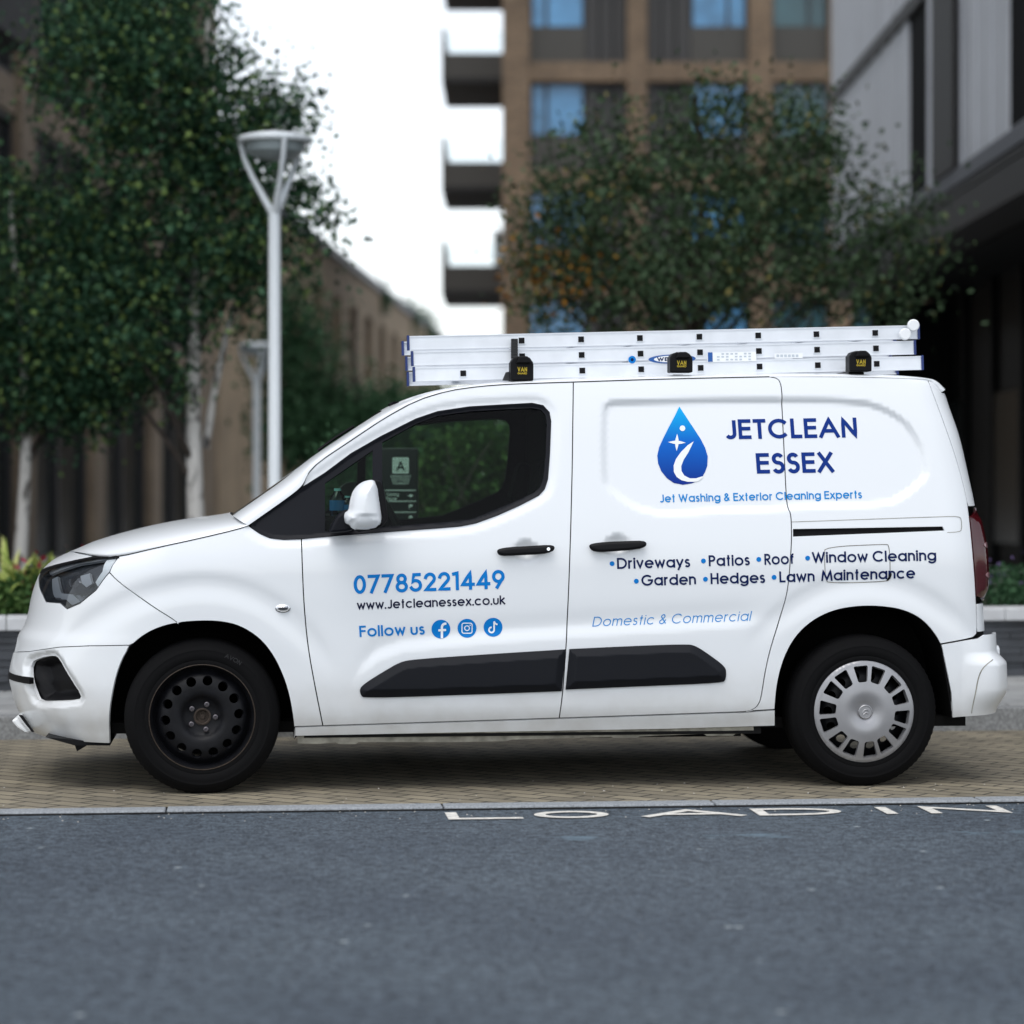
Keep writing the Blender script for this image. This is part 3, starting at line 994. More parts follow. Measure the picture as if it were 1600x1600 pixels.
# rear quarter panel with fuel flap and slider track
FLAP = smooth_poly([(1288, 866), (1289, 854.5), (1383, 850), (1390, 852), (1391.5, 905), (1386, 909), (1298, 911.5), (1289.5, 907)], 2)
TRACK = [(1239, 826.5), (1473, 822.5), (1476, 829), (1239, 838.5)]
quarter = np.concatenate([slide_rear, [(1187, 1109), (1210, 1108)], arch_r[1:][:-10], ])
qi = [i for i, p in enumerate(arch_r) if p[0] < 1470.0 and p[1] < 1108]
quarter = np.concatenate([slide_rear[:-1], [(1177, 1110.5), (1210.8, 1108.5)], arch_r[qi], [(1470, 1006), (1521, 995.8), (1526, 990)], tail_gap[::-1][1:], [(1400, 590.5), (1320, 588.6)]])
panel('rear_quarter_panel', U(quarter), M['paint'], van, holes=[U(FLAP), U(TRACK)])
flap = panel('fuel_flap', U(FLAP), M['paint'], van, gap=0.0022)
# painted sill, and the steel flange below it
sill = [(461, 1137), (504.5, 1135.6), (873.6, 1123.8), (1163, 1113.8), (1178, 1112.5), (1210.6, 1110), (1210.6, 1134), (1040, 1139), (700, 1145), (461, 1150)]
panel('sill', U(sill), M['paint'], van, gap=0.001)
fl = [(465, 1150), (700, 1145), (1040, 1139), (1178, 1135.6), (1178.6, 1146), (1150, 1147), (1146, 1150), (1105, 1150), (1100, 1147), (1000, 1151), (995, 1153), (960, 1153), (955, 1151.5), (800, 1156), (790, 1158.5), (700, 1160), (600, 1160), (560, 1160), (556, 1163), (530, 1163), (525, 1160.5), (500, 1162.5), (465, 1162)]
panel('sill_flange', U(fl), M['seam'], van, off=lambda q: np.full(len(q), -0.010), gap=0, flange=0.004)

# dark inner shell behind the panels (seen through the panel gaps and the cab windows)
shell = np.concatenate([[(200, 866)], HOOD_T[4:-1], [(385, 823)], roof_t[1:-2] + [0, 1.0], np.array(TAIL_GAP)[1:], [(1521, 996), (1471, 1006)], arch_r[::-1][3:], [(1178, 1134)], [(465, 1150)], arch_f[::-1][1:][:-22], [(210, 930)]])
GL_MAIN = [(597.5, 691), (650, 662), (684, 649.5), (734, 642.5), (785, 639.5), (832, 637.5), (846, 640), (853, 648), (855, 662), (853, 712), (850, 745), (845, 760), (836, 769), (808, 782.5), (768, 799), (738, 811), (700, 815.5), (603, 823), (597.5, 823)]
GL_FRONT = [(508, 755), (540, 733), (582.5, 703.5), (582.5, 824.5), (508, 831)]
panel('body_shell', U(shell), M['gap'], van, holes=[U(np.array(GL_MAIN)), U(np.array(GL_FRONT))], off=lambda q: np.full(len(q), -0.019), gap=0, step=0.04, flange=0)
# window surround, panes
panel('window_trim', TRIM, M['trim'], van, holes=[U(GL_MAIN), U(GL_FRONT)], off=lambda q: 0.006 - 0.008 * np.clip(sdist(TRIM, q) / 0.014, 0, 1), gap=0.0005, step=0.008, flange=0.02)
for par_pts in (GL_MAIN, GL_FRONT):
    panel('window_pane', inset(ccw(U(par_pts)), -0.004), M['glass'], van, off=lambda q: np.full(len(q), -0.012), gap=0, step=0.03, flange=0)
# side moulding, in two pieces
MF = smooth_poly([(883.6, 1013.8), (760, 1021.5), (645, 1029.5), (625, 1033.5), (600, 1048), (574, 1064), (561, 1075), (563, 1086), (569, 1091), (720, 1086), (877.5, 1080)], 2, False)
MR = smooth_poly([(888.6, 1013.4), (980, 1009), (1071, 1005.6), (1086, 1008), (1110, 1024), (1132.5, 1041), (1134.5, 1052), (1133, 1062), (1128, 1067), (1010, 1072), (882.5, 1077.5)], 2, False)
for nm, o in (('side_moulding', MF), ('side_moulding', MR)):
    P_ = ccw(U(o))
    panel(nm, P_, M['plastic'], van, off=(lambda P_: lambda q: 0.006 + 0.022 * np.clip(sdist(P_, q) / 0.034, 0, 1))(P_), gap=0.001, step=0.0075, flange=0.02)
# slider track
panel('slider_track', U(TRACK), M['gap'], van, off=lambda q: np.full(len(q), -0.018), gap=0, flange=0)
tr_line = [(1237, 815.5), (1475, 807), (1498, 807), (1502, 811), (1502.5, 828), (1498, 831), (1480, 832)]

# bonnet, windscreen, roof: sections from the side edge over to the far side
def loft(Tpx, Cpx, nexp, name, mat, parent, mexp=None, smin=0.0, smax=1.0, tmin=0.0, tmax=2.0, lift=0.0, ycp=0.2, crown=0.0, flange=0.01, nt=56, dens=5, label=None):
    Tp, Cp = smooth_poly(Tpx, 2, False), smooth_poly(Cpx, 2, False)
    def par(p):
        n = len(p)
        return np.linspace(0, 1, n)
    ns = max(24, int(len(Tpx) * dens))
    s = np.linspace(smin, smax, ns)
    q = par(Tp)
    tx = np.interp(s, q, Tp[:, 0]); ty = np.interp(s, q, Tp[:, 1])
    cx = np.interp(s, q, Cp[:, 0]); cy = np.interp(s, q, Cp[:, 1])
    X0, Z0 = px_side(tx, ty)
    Y0 = base_y(X0, Z0)
    X1, Z1 = at_y(cx, cy, np.maximum(Y0 + ycp, Y0))
    t = np.concatenate([np.linspace(0, 1, nt)**1.8, 2 - np.linspace(0, 1, nt)[::-1][1:]**1.8])
    t = t[(t >= tmin - 1e-9) & (t <= tmax + 1e-9)]
    k = np.where(t <= 1, t, 2 - t)
    g = (1 - (1 - k)**nexp)**(1 / (mexp or nexp))
    g2 = crown * (1 - (1 - k)**2)
    n = len(t)
    X = X0[:, None] + (X1 - X0)[:, None] * g[None, :]
    Z = Z0[:, None] + (Z1 - Z0)[:, None] * g[None, :] + g2[None, :] + lift * (k > 0.001)[None, :]
    Yn = Y0[:, None] + (YC - Y0)[:, None] * k[None, :]
    Y = np.where((t <= 1)[None, :], Yn, 2 * YC - Yn)
    V = np.stack([X, Y, Z], 2).reshape(-1, 3)
    F = [(i * n + j, (i + 1) * n + j, (i + 1) * n + j + 1, i * n + j + 1) for i in range(ns - 1) for j in range(n - 1)]
    me = bpy.data.meshes.new(name)
    me.from_pydata(V.tolist(), [], F)
    me.polygons.foreach_set('use_smooth', [True] * len(F))
    me.update()
    o = link(name, me, mat, parent)
    if label: o['label'] = label
    return o
loft(HOOD_T, HOOD_C, 3.2, 'bonnet', M['paint'], van, mexp=1.7, ycp=0.35, crown=0.0)
LT = 1.0 / (len(ROOF_T) - 1)
s_head = 6.0 * LT            # windscreen header
loft(ROOF_T, ROOF_C, 3.2, 'windscreen_pillar', M['paint'], van, smax=s_head, tmax=0.22, ycp=0.14, dens=6)
loft(ROOF_T, ROOF_C, 3.2, 'windscreen_pillar', M['paint'], van, smax=s_head, tmin=1.78, ycp=0.14, dens=6)
loft(ROOF_T, ROOF_C, 3.2, 'windscreen', M['screen'], van, smin=0, smax=s_head, tmin=0.219, tmax=1.781, lift=-0.012, ycp=0.14, dens=6)
loft(ROOF_T, ROOF_C, 3.2, 'roof', M['paint'], van, smin=s_head, ycp=0.14, dens=6, crown=0.0)
loft(ROOF_T, ROOF_C, 3.2, 'roof_lining', M['inside'], van, smin=s_head, smax=0.72, tmin=0.03, tmax=1.97, lift=-0.03, ycp=0.14)
# wiper tips on the windscreen edge
mb = MB()
for a, b in (((497, 703.5), (553, 666)), ((608, 633), (622, 629))):
    (x0, z0), (x1, z1) = at_y(a[0], a[1], 0.28), at_y(b[0], b[1], 0.28)
    mb = MB()
    mb.tube([(x0, 0.28, z0), ((x0 + x1) / 2, 0.30, (z0 + z1) / 2 + 0.004), (x1, 0.28, z1)], 0.006, 8)
    mb.build('wiper_blade', M['blk'], van)

# front bumper: upper nose, lower bumper, both wrapped round the corner
def zrow(p): return U([p])[0]
def left_edge(zt, zb, n=14):
    return np.stack([np.full(n, UF), np.linspace(zt, zb, n)], 1)
zb0 = zrow((203, 1008))[1]
seam_uz = U(BUMP_SEAM[1:])
z_seam0 = seam_uz[0][1] - 0.028
nose_top = U([(137.5, 866), (151.5, 870)])
hl = ccw(U(HEADLIGHT))
up_poly = np.concatenate([[(UF, z_seam0 + 0.0)], seam_uz, U(arch_f_mid[np.argsort(arch_f_mid[:, 0])]), U([(278, 974), (171, 894.5)]), U([(150, 922.5), (125, 943), (105, 951.5), (94, 942), (72, 940.5), (67, 930), (64, 894), (94, 882), (122, 875.5), (150, 870.5)]), U([(137.5, 866), (116, 861)]), [(UF, zrow((114, 860.6))[1] - 0.004)]])
panel('front_bumper', up_poly, M['paint'], van, gap=0.0018, step=0.014)
FOG = smooth_poly([(42, 1035), (56, 1028), (78, 1024), (86, 1029), (103, 1057), (123, 1087), (119, 1094), (78, 1096), (56, 1096), (50, 1085), (42, 1060)], 1)
fog = ccw(U(FOG))
low_poly = np.concatenate([[(UF, z_seam0)], seam_uz, U(arch_f_low[np.argsort(arch_f_low[:, 1])]), U([(172.5, 1161.5), (125, 1159), (75, 1152), (60, 1147)]), [(UF, zrow((60, 1147))[1] - 0.0)]])
def low_off(q):
    s = -sdist(fog, q)
    return -0.022 * sst(1 - np.maximum(s, 0) / 0.03) + 0.003
panel('lower_bumper', low_poly, M['paint'], van, holes=[fog], off=low_off, gap=0.0018, step=0.013)
panel('fog_light_recess', inset(fog, -0.008), M['blk'], van, off=lambda q: -0.036 - 0.05 * sst(sdist(fog, q) / 0.04), gap=0, step=0.015, flange=0)
# centre of the nose between the two corner panels
nz_top = zrow((114, 860.6))[1] - 0.004
zz = np.linspace(zrow((60, 1147))[1], nz_top, 40)
mb = MB()
L_ = surf(np.full(40, UF - 0.0), zz, 0, False)
mid = np.stack([XSF - nose_a(zz), np.full(40, YC), zz], 1)
R_ = L_ * [1, -1, 1] + [0, 2 * YC, 0]
vv = np.stack([L_, mid, R_], 1).reshape(-1, 3)
mb.add(vv, [(i * 3 + j, i * 3 + j + 1, (i + 1) * 3 + j + 1, (i + 1) * 3 + j) for i in range(39) for j in range(2)], True)
mb.build('nose_panel', M['paint'], van, fix=False)
# black grille bar running across under the nose
gb = U([(43, 1057.5), (43, 1068)])
bar = np.array([(UF, gb[1][1]), (gb[1][0] + 0.02, gb[1][1]), (gb[0][0] + 0.02, gb[0][1]), (UF, gb[0][1])])
panel('grille_bar', bar, M['blk'], van, off=lambda q: np.full(len(q), 0.006), gap=0, flange=0.02)
# chin spoiler, its black edge and bracket underneath
mb = MB()
ch = [at_y(p[0], p[1], 0.45) for p in [(20, 1124), (29, 1118.5), (49, 1143), (41, 1142), (30, 1135)]]
mb.prism(ch, 'y', 0.38, 2 * YC - 0.38)
mb.build('chin_spoiler', M['white'], van, bevel=0.008)
mb = MB()
ch = [at_y(p[0], p[1], 0.36) for p in [(29, 1117), (35, 1118), (53, 1143.5), (50, 1144), (40, 1132)]]
mb.prism(ch, 'y', 0.36, 0.379)
ch = [at_y(p[0], p[1], 0.25) for p in [(72, 1150), (172, 1159), (173, 1163), (118, 1163)]]
mb.prism(ch, 'y', 0.2, 2 * YC - 0.2)
ch = [at_y(p[0], p[1], 0.3) for p in [(117, 1161), (136, 1164), (121, 1173)]]
mb.prism(ch, 'y', 0.27, 0.30)
mb.build('splash_guard', M['blk'], van)

# headlights
def hl_off(d): return lambda q: np.full(len(q), d)
lamp = panel('headlight', hl, M['lampdark'], van, off=lambda q: -0.002 - 0.045 * sst(sdist(hl, q) / 0.03), gap=0.001, step=0.009, flange=0)
LB = {}
for k_, l_ in enumerate(lamp):
    pass
def lamp_piece(name, pts, mat, d, par=lamp[0]):
    p = ccw(U(pts))
    return panel(name, p, mat, par, off=hl_off(d), gap=0, step=0.01, flange=0.012, both=False)
lamp_piece('lamp_bezel', [(70, 893), (95, 884), (150, 873.5), (180, 871), (176, 879), (160, 875), (120, 881), (95, 889), (72, 898)], M['lampgrey'], -0.018)
lamp_piece('lamp_bezel', [(163, 876), (181, 872.5), (168, 893), (150, 917), (146, 910), (157, 893)], M['white'], -0.012)
lamp_piece('lamp_reflector', [(118, 900), (133, 896), (137, 912), (128, 918), (121, 912)], M['lampgrey'], -0.024)
lamp_piece('lamp_reflector', [(70, 905), (79, 901), (88, 934), (74, 936)], M['lampgrey'], -0.032)
lamp_piece('lamp_reflector', [(112, 930), (139, 927), (126, 939), (119, 940)], M['chrome'], -0.020)
lamp_piece('daytime_light', [(86, 927), (106, 929), (120, 940), (106, 949), (98, 940), (88, 936)], M['lampgrey'], -0.022)
lamp_piece('lamp_projector', smooth_poly([(94, 905), (110, 902), (114, 916), (100, 921)], 2), M['chrome'], -0.034)
panel('headlight_lens', hl, M['lens'], van, off=lambda q: np.full(len(q), 0.001), gap=0.0005, step=0.012, flange=0)
rim_h = np.concatenate([[(150, 868.5), (175, 866), (186.5, 869.5), (187, 872)], [(184, 871.5), (174.5, 869), (150.5, 871.5), (122, 877), (94, 883.5), (65, 896), (64, 893), (94, 880.5), (122, 874)]])
panel('headlight_seal', ccw(U(rim_h)), M['blk'], van, off=hl_off(0.003), gap=0, step=0.01, flange=0.006)

# rear: door edge, tail lights, corner block, bumper
URn = 1.0
def tailu(z, deg): return tail_x(np.array([z]))[0] - AR + KR * math.radians(deg)
def right_edge(z0, z1, deg, n=16):
    zs = np.linspace(z0, z1, n)
    return np.stack([tail_x(zs) - AR + KR * math.radians(deg), zs], 1)
tg = U(tail_gap)
z_tl0 = zrow((1513, 792))[1]
z_tl1 = zrow((1525, 941))[1]
z_bk = zrow((1526, 988))[1]
tg_hi = np.array([p for p in tg if p[1] > z_tl0 + 0.004])
rd_top = U(np.array([(1461, 600), (1471, 613)]))
rear_poly = np.concatenate([tg_hi, [(U([(1513, 791.5)])[0])], right_edge(z_tl0 + 0.002, rd_top[1][1], 88), rd_top[::-1]])
panel('rear_door', rear_poly, M['paint'], van, gap=0.0024)
tl = np.concatenate([[p for p in tg if z_tl1 < p[1] < z_tl0], right_edge(z_tl1, z_tl0, 80)])
tlc = ccw(tl)
def tl_off(q):
    zc, hh = (z_tl0 + z_tl1) / 2 - 0.02, (z_tl0 - z_tl1) / 2
    w_ = np.clip(1 - ((q[:, 1] - zc) / hh)**2, 0, 1)
    return 0.004 + 0.032 * np.sqrt(w_) * sst(sdist(tlc, q) / 0.05)
tls = panel('tail_light', tlc, M['red'], van, off=tl_off, gap=0.002, step=0.012)
for zc in (zrow((1530, 851))[1], zrow((1532, 898))[1]):
    e = np.array([(tailu(zc, 62) + 0.03 * math.cos(t), zc + 0.013 * math.sin(t)) for t in np.linspace(0, 2 * PI, 20)[:-1]])
    panel('indicator_lens', e, M['redl'], tls[0], off=lambda q: tl_off(q) + 0.003, gap=0, step=0.01, flange=0.006, both=False)
blk = np.concatenate([[(tg[-1][0] + 0.004, z_bk), (tg[-1][0] + 0.004, z_tl1 - 0.006)], right_edge(z_tl1 - 0.006, z_bk, 88)[:]])
panel('rear_door', blk, M['paint'], van, gap=0.002)
bp_l = [p for p in R_ARCH if p[1] > 1007 and p[0] > 1450]
bump = np.concatenate([U([(1470.6, 1007), (1521, 996.5), (1526, 991)]), right_edge(z_bk - 0.004, zrow((1540, 1112))[1], 88), U([(1528, 1116.5), (1487.5, 1121.6)]), U(np.array(bp_l)[::-1][1:-1])])
bc = ccw(bump)
u_b0 = U([(1500, 1050)])[0][0]
def bump_off(q):
    k = sst((q[:, 0] - u_b0) / 0.12)
    zt = z_bk - q[:, 1]
    return 0.003 + k * (0.045 + 0.040 * sst((zt - 0.08) / 0.06) - 0.045 * sst((zt - 0.24) / 0.11))
panel('rear_bumper', bump, M['paint'], van, off=bump_off, gap=0.002, step=0.012)
bl = U(smooth_poly([(1530, 1029), (1524, 1036), (1520, 1047), (1517, 1069), (1514, 1114)], 2, False))
# flat tail between the corners
mb = MB()
zz = np.linspace(zrow((1528, 1116))[1], rd_top[1][1], 30)
edge = right_edge(zz[0], zz[-1], 88, 30)
Lr = surf(edge[:, 0], edge[:, 1], 0, False)
Rr = Lr * [1, -1, 1] + [0, 2 * YC, 0]
vv = np.stack([Lr, Rr], 1).reshape(-1, 3)
mb.add(vv, [(i * 2, i * 2 + 1, i * 2 + 3, i * 2 + 2) for i in range(29)], True)
mb.build('rear_door', M['paint'], van, fix=False)
mb = MB()
xb = float(tail_x(np.array([z_bk]))[0])
mb.box(xb - 0.02, xb + 0.075, 0.15, 2 * YC - 0.15, zrow((1528, 1112))[1] + 0.03, z_bk - 0.06)
mb.build('rear_step', M['paint'], van, bevel=0.02)

# fine lines on the painted skin: fuel flap catch, bumper joint, rain channel cover
def skin_line(name, pts, wpx, mat, parent, off=0.0012, smooth=2, closed=False):
    p = smooth_poly(pts, smooth, closed)
    p = resample(p, 4, closed)
    polys = stroke_quads('o' if closed else 'b', [tuple(q) for q in p], wpx, seg=1e9)
    P, T = union_faces(polys)
    p3, nn = px_on_skin(P, off)
    return flat_mesh(name, p3, nn, T[:, ::-1], mat, parent)
skin_line('track_cover_joint', tr_line, 0.9, M['seam'], van, smooth=1)
skin_line('bonnet_seam', [(x, y + 0.6) for x, y in HOOD_T[2:]], 1.5, M['gap'], van, off=0.0015, smooth=1)
skin_line('roof_seam', [(473.2, 760)] + [(x, y - 0.2) for x, y in ROOF_T[3:15]], 1.3, M['gap'], van, off=0.0015, smooth=1)
skin_line('fuel_flap_joint', [tuple(p) for p in FLAP], 0.9, M['seam'], van, off=0.0012, smooth=0, closed=True)
body_shape('fuel_flap_catch', [smooth_poly([(1391, 894), (1394, 897), (1391, 905), (1384, 909), (1388, 902)], 1)], M['blk'], van, off=0.0025)
def bump_line():
    P, T = union_faces(stroke_quads('b', [tuple(q) for q in bl], 0.003, seg=1e9))
    p3, nn = surf_n(P, lambda q: bump_off(q) + 0.0012)
    flat_mesh('bumper_joint', p3, nn, T, M['seam'], van)
bump_line()

# door handles
def handle(pts, parent, lock):
    P_ = ccw(U(smooth_poly(pts, 1)))
    def off(q):
        k = np.clip(sdist(P_, q) / 0.012, 0, 1)
        return 0.022 + 0.014 * np.sqrt(np.clip(1 - (1 - k)**2, 0, 1))
    h, h2 = [panel('door_handle', P_, M['blk'], parent[i], off=off, gap=0, step=0.007, flange=0.03, features=False, both=True) for i in (0,)][0]
    h2.parent = parent[1]
    if lock:
        c = np.array([(lock[0] + 2.6 * math.cos(t), lock[1] + 2.6 * math.sin(t)) for t in np.linspace(0, 2 * PI, 16)[:-1]])
        q = U(c)
        panel('key_barrel', q, M['chrome'], parent[0], off=lambda r: np.full(len(r), 0.0375), gap=0, step=0.01, flange=0.003, features=False, both=False)
handle([(775.5, 860), (780, 857), (795, 854.5), (830, 852.5), (858, 851), (865, 853), (866, 857), (862, 862), (846, 866), (800, 868), (783, 868.5), (777, 866)], fd, (855.5, 857.5))
handle([(919, 852), (924, 849), (944, 846.5), (980, 845), (1004, 844.5), (1009.5, 848), (1008, 854), (995, 858.5), (944, 862.5), (928, 862), (921, 858)], sd, None)
# side repeater
rp = np.array([(442 + 12 * math.cos(t), 951 + 6.6 * math.sin(t)) for t in np.linspace(0, 2 * PI, 28)[:-1]])
P_rep = ccw(U(rp))
rep = panel('side_repeater', P_rep, M['chrome'], van, off=lambda q: 0.002 + 0.012 * sst(sdist(P_rep, q) / 0.014), gap=0, step=0.005)
rp2 = np.array([(442 + 8 * math.cos(t), 951 + 2.6 * math.sin(t)) for t in np.linspace(0, 2 * PI, 20)[:-1]])
panel('repeater_lens', ccw(U(rp2)), M['lampdark'], rep[0], off=lambda q: np.full(len(q), 0.015), gap=0, step=0.005, flange=0.002, both=False)

# door mirror (white shell, black rim, black arm)
def mirror_cap(mir):
    sg = (lambda y: 2 * YC - y) if mir else (lambda y: y)
    yo, yi = -0.24, -0.10
    out = [(582, 749.2), (568, 752), (557, 760), (550, 771), (546.5, 787), (545.5, 797), (539, 801), (537.7, 807), (538.5, 815), (541, 818.5), (546, 820), (550, 826), (562, 830), (580, 828.5), (590, 825), (597, 817.5), (597.5, 808), (595, 790), (591.5, 763), (588, 753)]
    x, z = at_y(np.array(smooth_poly(out, 2))[:, 0], np.array(smooth_poly(out, 2))[:, 1], -0.17)
    P = ccw(np.stack([x, z], 1))
    Q, T = cdt_fill(P, (), 0.008)
    def hgt(q):
        k = np.clip(sdist(P, q) / 0.06, 0, 1)
        ridge = 0.010 * sst((q[:, 1] - (P[:, 1].min() + 0.055)) / 0.02)
        return 0.075 * np.sqrt(np.clip(1 - (1 - k)**2, 0, 1)) + ridge * k
    e = 1e-3
    h0 = hgt(Q)
    hx = (hgt(Q + [e, 0]) - hgt(Q - [e, 0])) / (2 * e)
    hz = (hgt(Q + [0, e]) - hgt(Q - [0, e])) / (2 * e)
    hx, hz = np.clip(hx, -3, 3), np.clip(hz, -3, 3)
    p3 = np.stack([Q[:, 0], -0.16 - h0, Q[:, 1]], 1)
    n = np.stack([hx * -1 * -1, -np.ones(len(Q)), hz], 1) * [-1, 1, -1]
    n /= np.linalg.norm(n, axis=1)[:, None]
    par = fd[1] if mir else fd[0]
    # flange goes straight in
    V, F = p3.tolist(), T.tolist()
    NN = n.tolist()
    for a, b in border_edges(T):
        i = len(V)
        V += [p3[b].tolist(), p3[a].tolist(), [p3[a][0], -0.10, p3[a][2]], [p3[b][0], -0.10, p3[b][2]]]
        NN += [[0, 0, 0]] * 4
        F.append([i, i + 1, i + 2, i + 3])
    V = [(a, sg(b), c) for a, b, c in V]
    if mir:
        NN = [(a, -b, c) for a, b, c in NN]; F = [f[::-1] for f in F]
    me = bpy.data.meshes.new('door_mirror')
    me.from_pydata(V, [], F)
    me.polygons.foreach_set('use_smooth', [True] * len(F)); me.update()
    me.normals_split_custom_set_from_vertices(NN)
    link('door_mirror', me, M['paint'], par)
    rimp = [(585, 750), (592, 751), (597, 757), (601, 776), (604, 800), (604, 812), (599, 820), (590, 826.5), (560, 831.5), (552, 828), (592, 822), (596, 808)]
    x, z = at_y(np.array(rimp)[:, 0], np.array(rimp)[:, 1], -0.13)
    mb = MB()
    a, b = (-0.185, -0.065)
    Pq = ccw(np.stack([x, z], 1))
    mb.prism([tuple(q) for q in Pq], 'y', sg(a), sg(b))
    mb.build('mirror_rim', M['blk'], par, bevel=0.006)
    mb = MB()
    arm = [(513, 833), (519, 818), (526, 806), (536, 798), (546, 795), (552, 812), (552, 828), (540, 831)]
    x, z = at_y(np.array(arm)[:, 0], np.array(arm)[:, 1], -0.09)
    mb.prism([tuple(q) for q in ccw(np.stack([x, z], 1))], 'y', sg(-0.135), sg(-0.01))
    mb.build('mirror_arm', M['trim'], par, bevel=0.012)
mirror_cap(False)
mirror_cap(True)

# underside, arch liners, cab interior
mb = MB()
mb.box(-0.50, 3.28, 0.20, 2 * YC - 0.20, 0.235, 0.28)
mb.box(0.42, 2.35, 0.045, 2 * YC - 0.045, 0.225, 0.30)  # floor widened to keep more sky light off the ground below
mb.box(0.45, 2.32, 0.34, 2 * YC - 0.34, 0.186, 0.224)  # unseen block added to deepen the shade under the van
mb.build('underbody', M['under'], van)
for arch in (F_ARCH, R_ARCH):
    A_ = U(smooth_poly(arch, 1, False))
    p3 = surf(A_[:, 0], A_[:, 1], -0.006, False)
    for s in (0, 1):
        mb = MB()
        f_ = (lambda p: (p[0], 2 * YC - p[1], p[2])) if s else (lambda p: tuple(p))
        n = len(p3)
        inn = p3.copy(); inn[:, 1] = 0.36
        out2 = p3 - [0, 0, 0]
        mb.add([f_(p) for p in out2] + [f_(p) for p in inn], [(i, i + 1, n + i + 1, n + i) for i in range(n - 1)], True)
        cx_ = inn[:, 0].mean()
        wall_ = np.concatenate([inn, [(inn[-1][0], 0.36, 0.27), (inn[0][0], 0.36, 0.27)]])
        wall_ = wall_[wall_[:, 2] >= 0.265]
        mb.add([f_(p) for p in wall_], [tuple(range(len(wall_)))])
        mb.build('wheel_arch_liner', M['liner'], van, fix=False)
mb = MB()
xb0 = at_y(872, 700, 0.3)[0]
mb.box(xb0, xb0 + 0.03, 0.12, 2 * YC - 0.12, 0.3, 1.62)
mb.build('bulkhead', M['inside'], van)
mb = MB()
xd0, zd0 = at_y(505, 806, 0.4)
mb.prism([(0.22, 0.75), (0.22, 1.07), (xd0 - 0.05, zd0 + 0.01), (xd0 + 0.12, zd0 - 0.01), (xd0 + 0.17, zd0 - 0.06), (xd0 + 0.14, 0.7)], 'y', 0.06, 2 * YC - 0.06)
mb.build('dashboard', M['inside'], van, bevel=0.02)
for yy in (0.42, 1.30):
    mb = MB()
    xs_ = at_y(835, 800, 0.4)[0]
    mb.box(xs_ - 0.62, xs_ - 0.05, yy - 0.25, yy + 0.25, 0.62, 0.78)
    mb.prism([(xs_ - 0.16, 0.75), (xs_ - 0.04, 0.75), (xs_ + 0.04, 1.16), (xs_ - 0.03, 1.18)], 'y', yy - 0.24, yy + 0.24)
    mb.prism([(xs_ - 0.03, 1.20), (xs_ + 0.05, 1.19), (xs_ + 0.07, 1.38), (xs_ + 0.02, 1.39)], 'y', yy - 0.13, yy + 0.13)
    mb.build('seat', M['seat'], van, bevel=0.03)
# steering wheel on the far (right-hand) side
mb = MB()
cxs, czs = at_y(632, 812, 1.30)
tilt = math.radians(28)
pts = []
for k in range(33):
    t = 2 * PI * k / 32
    a_, b_ = 0.185 * math.cos(t), 0.185 * math.sin(t)
    pts.append((cxs - 0.02 + b_ * math.sin(tilt) * -1 + 0.0, 1.30 + a_, czs - 0.065 + b_ * math.cos(tilt)))
mb.tube(pts, 0.016, 10, caps=False)
mb.tube([(cxs - 0.02, 1.30, czs - 0.065), (cxs - 0.25, 1.30, czs - 0.2)], 0.03, 10)
mb.box(cxs - 0.04, cxs - 0.01, 1.14, 1.46, czs - 0.085, czs - 0.045)
mb.build('steering_wheel', M['inside'], van)
# inner edge trims of the far windows come from the mirrored surround

# ------------------------------------------------------------------ wheels
R_T = 0.322
def tyre_mesh(parent, cx, cz, y0):
    """tyre whose outer face looks to -y"""
    n = 144
    W = 0.205
    prof = [(0.212, 0.012), (0.216, 0.004), (0.226, 0.001), (0.236, 0.004), (0.240, 0.0015), (0.262, -0.004), (0.266, -0.0025), (0.278, -0.004), (0.281, -0.002), (0.291, 0.002), (0.296, 0.006), (0.306, 0.013), (0.314, 0.022), (0.319, 0.032), (R_T, 0.048), (R_T, 0.068), (R_T - 0.007, 0.070), (R_T - 0.007, 0.076), (R_T, 0.078), (R_T + 0.001, 0.100), (R_T - 0.007, 0.102), (R_T - 0.007, 0.108), (R_T, 0.110), (R_T, 0.155), (0.314, 0.185), (0.29, 0.20), (0.25, 0.205), (0.212, 0.195)]
    V, F = [], []
    for i, (r, h) in enumerate(prof):
        for k in range(n):
            t = 2 * PI * k / n
            rr, hh = r, h
            if 10 <= i <= 14 and k % 2 == 0:
                rr -= 0.0022; hh += 0.0022
            V.append((rr * math.cos(t), hh, rr * math.sin(t)))
    m = len(prof)
    for i in range(m - 1):
        for k in range(n):
            F.append((i * n + k, i * n + (k + 1) % n, (i + 1) * n + (k + 1) % n, (i + 1) * n + k))
    mb = MB(); mb.add(V, F, True)
    return mb
def polar_disc(name, rout, holes, hfun, step, mat, parent, rin=None, flange=0.012):
    out = np.array([(rout * math.cos(t), rout * math.sin(t)) for t in np.linspace(0, 2 * PI, 97)[:-1]])
    H = list(holes)
    if rin:
        H.append(np.array([(rin * math.cos(t), rin * math.sin(t)) for t in np.linspace(0, 2 * PI, 33)[:-1]]))
    P, T = cdt_fill(out, H, step)
    r = np.hypot(P[:, 0], P[:, 1])
    e = 5e-4
    h = hfun(r)
    dh = (hfun(r + e) - hfun(np.abs(r - e))) / (2 * e)
    rr = np.maximum(r, 1e-6)
    n = np.stack([-dh * P[:, 0] / rr, -np.ones(len(P)), -dh * P[:, 1] / rr], 1)
    n /= np.linalg.norm(n, axis=1)[:, None]
    p3 = np.stack([P[:, 0], -h, P[:, 1]], 1)
    me = mesh_from(name, p3, n, T, flange)
    return link(name, me, mat, parent)
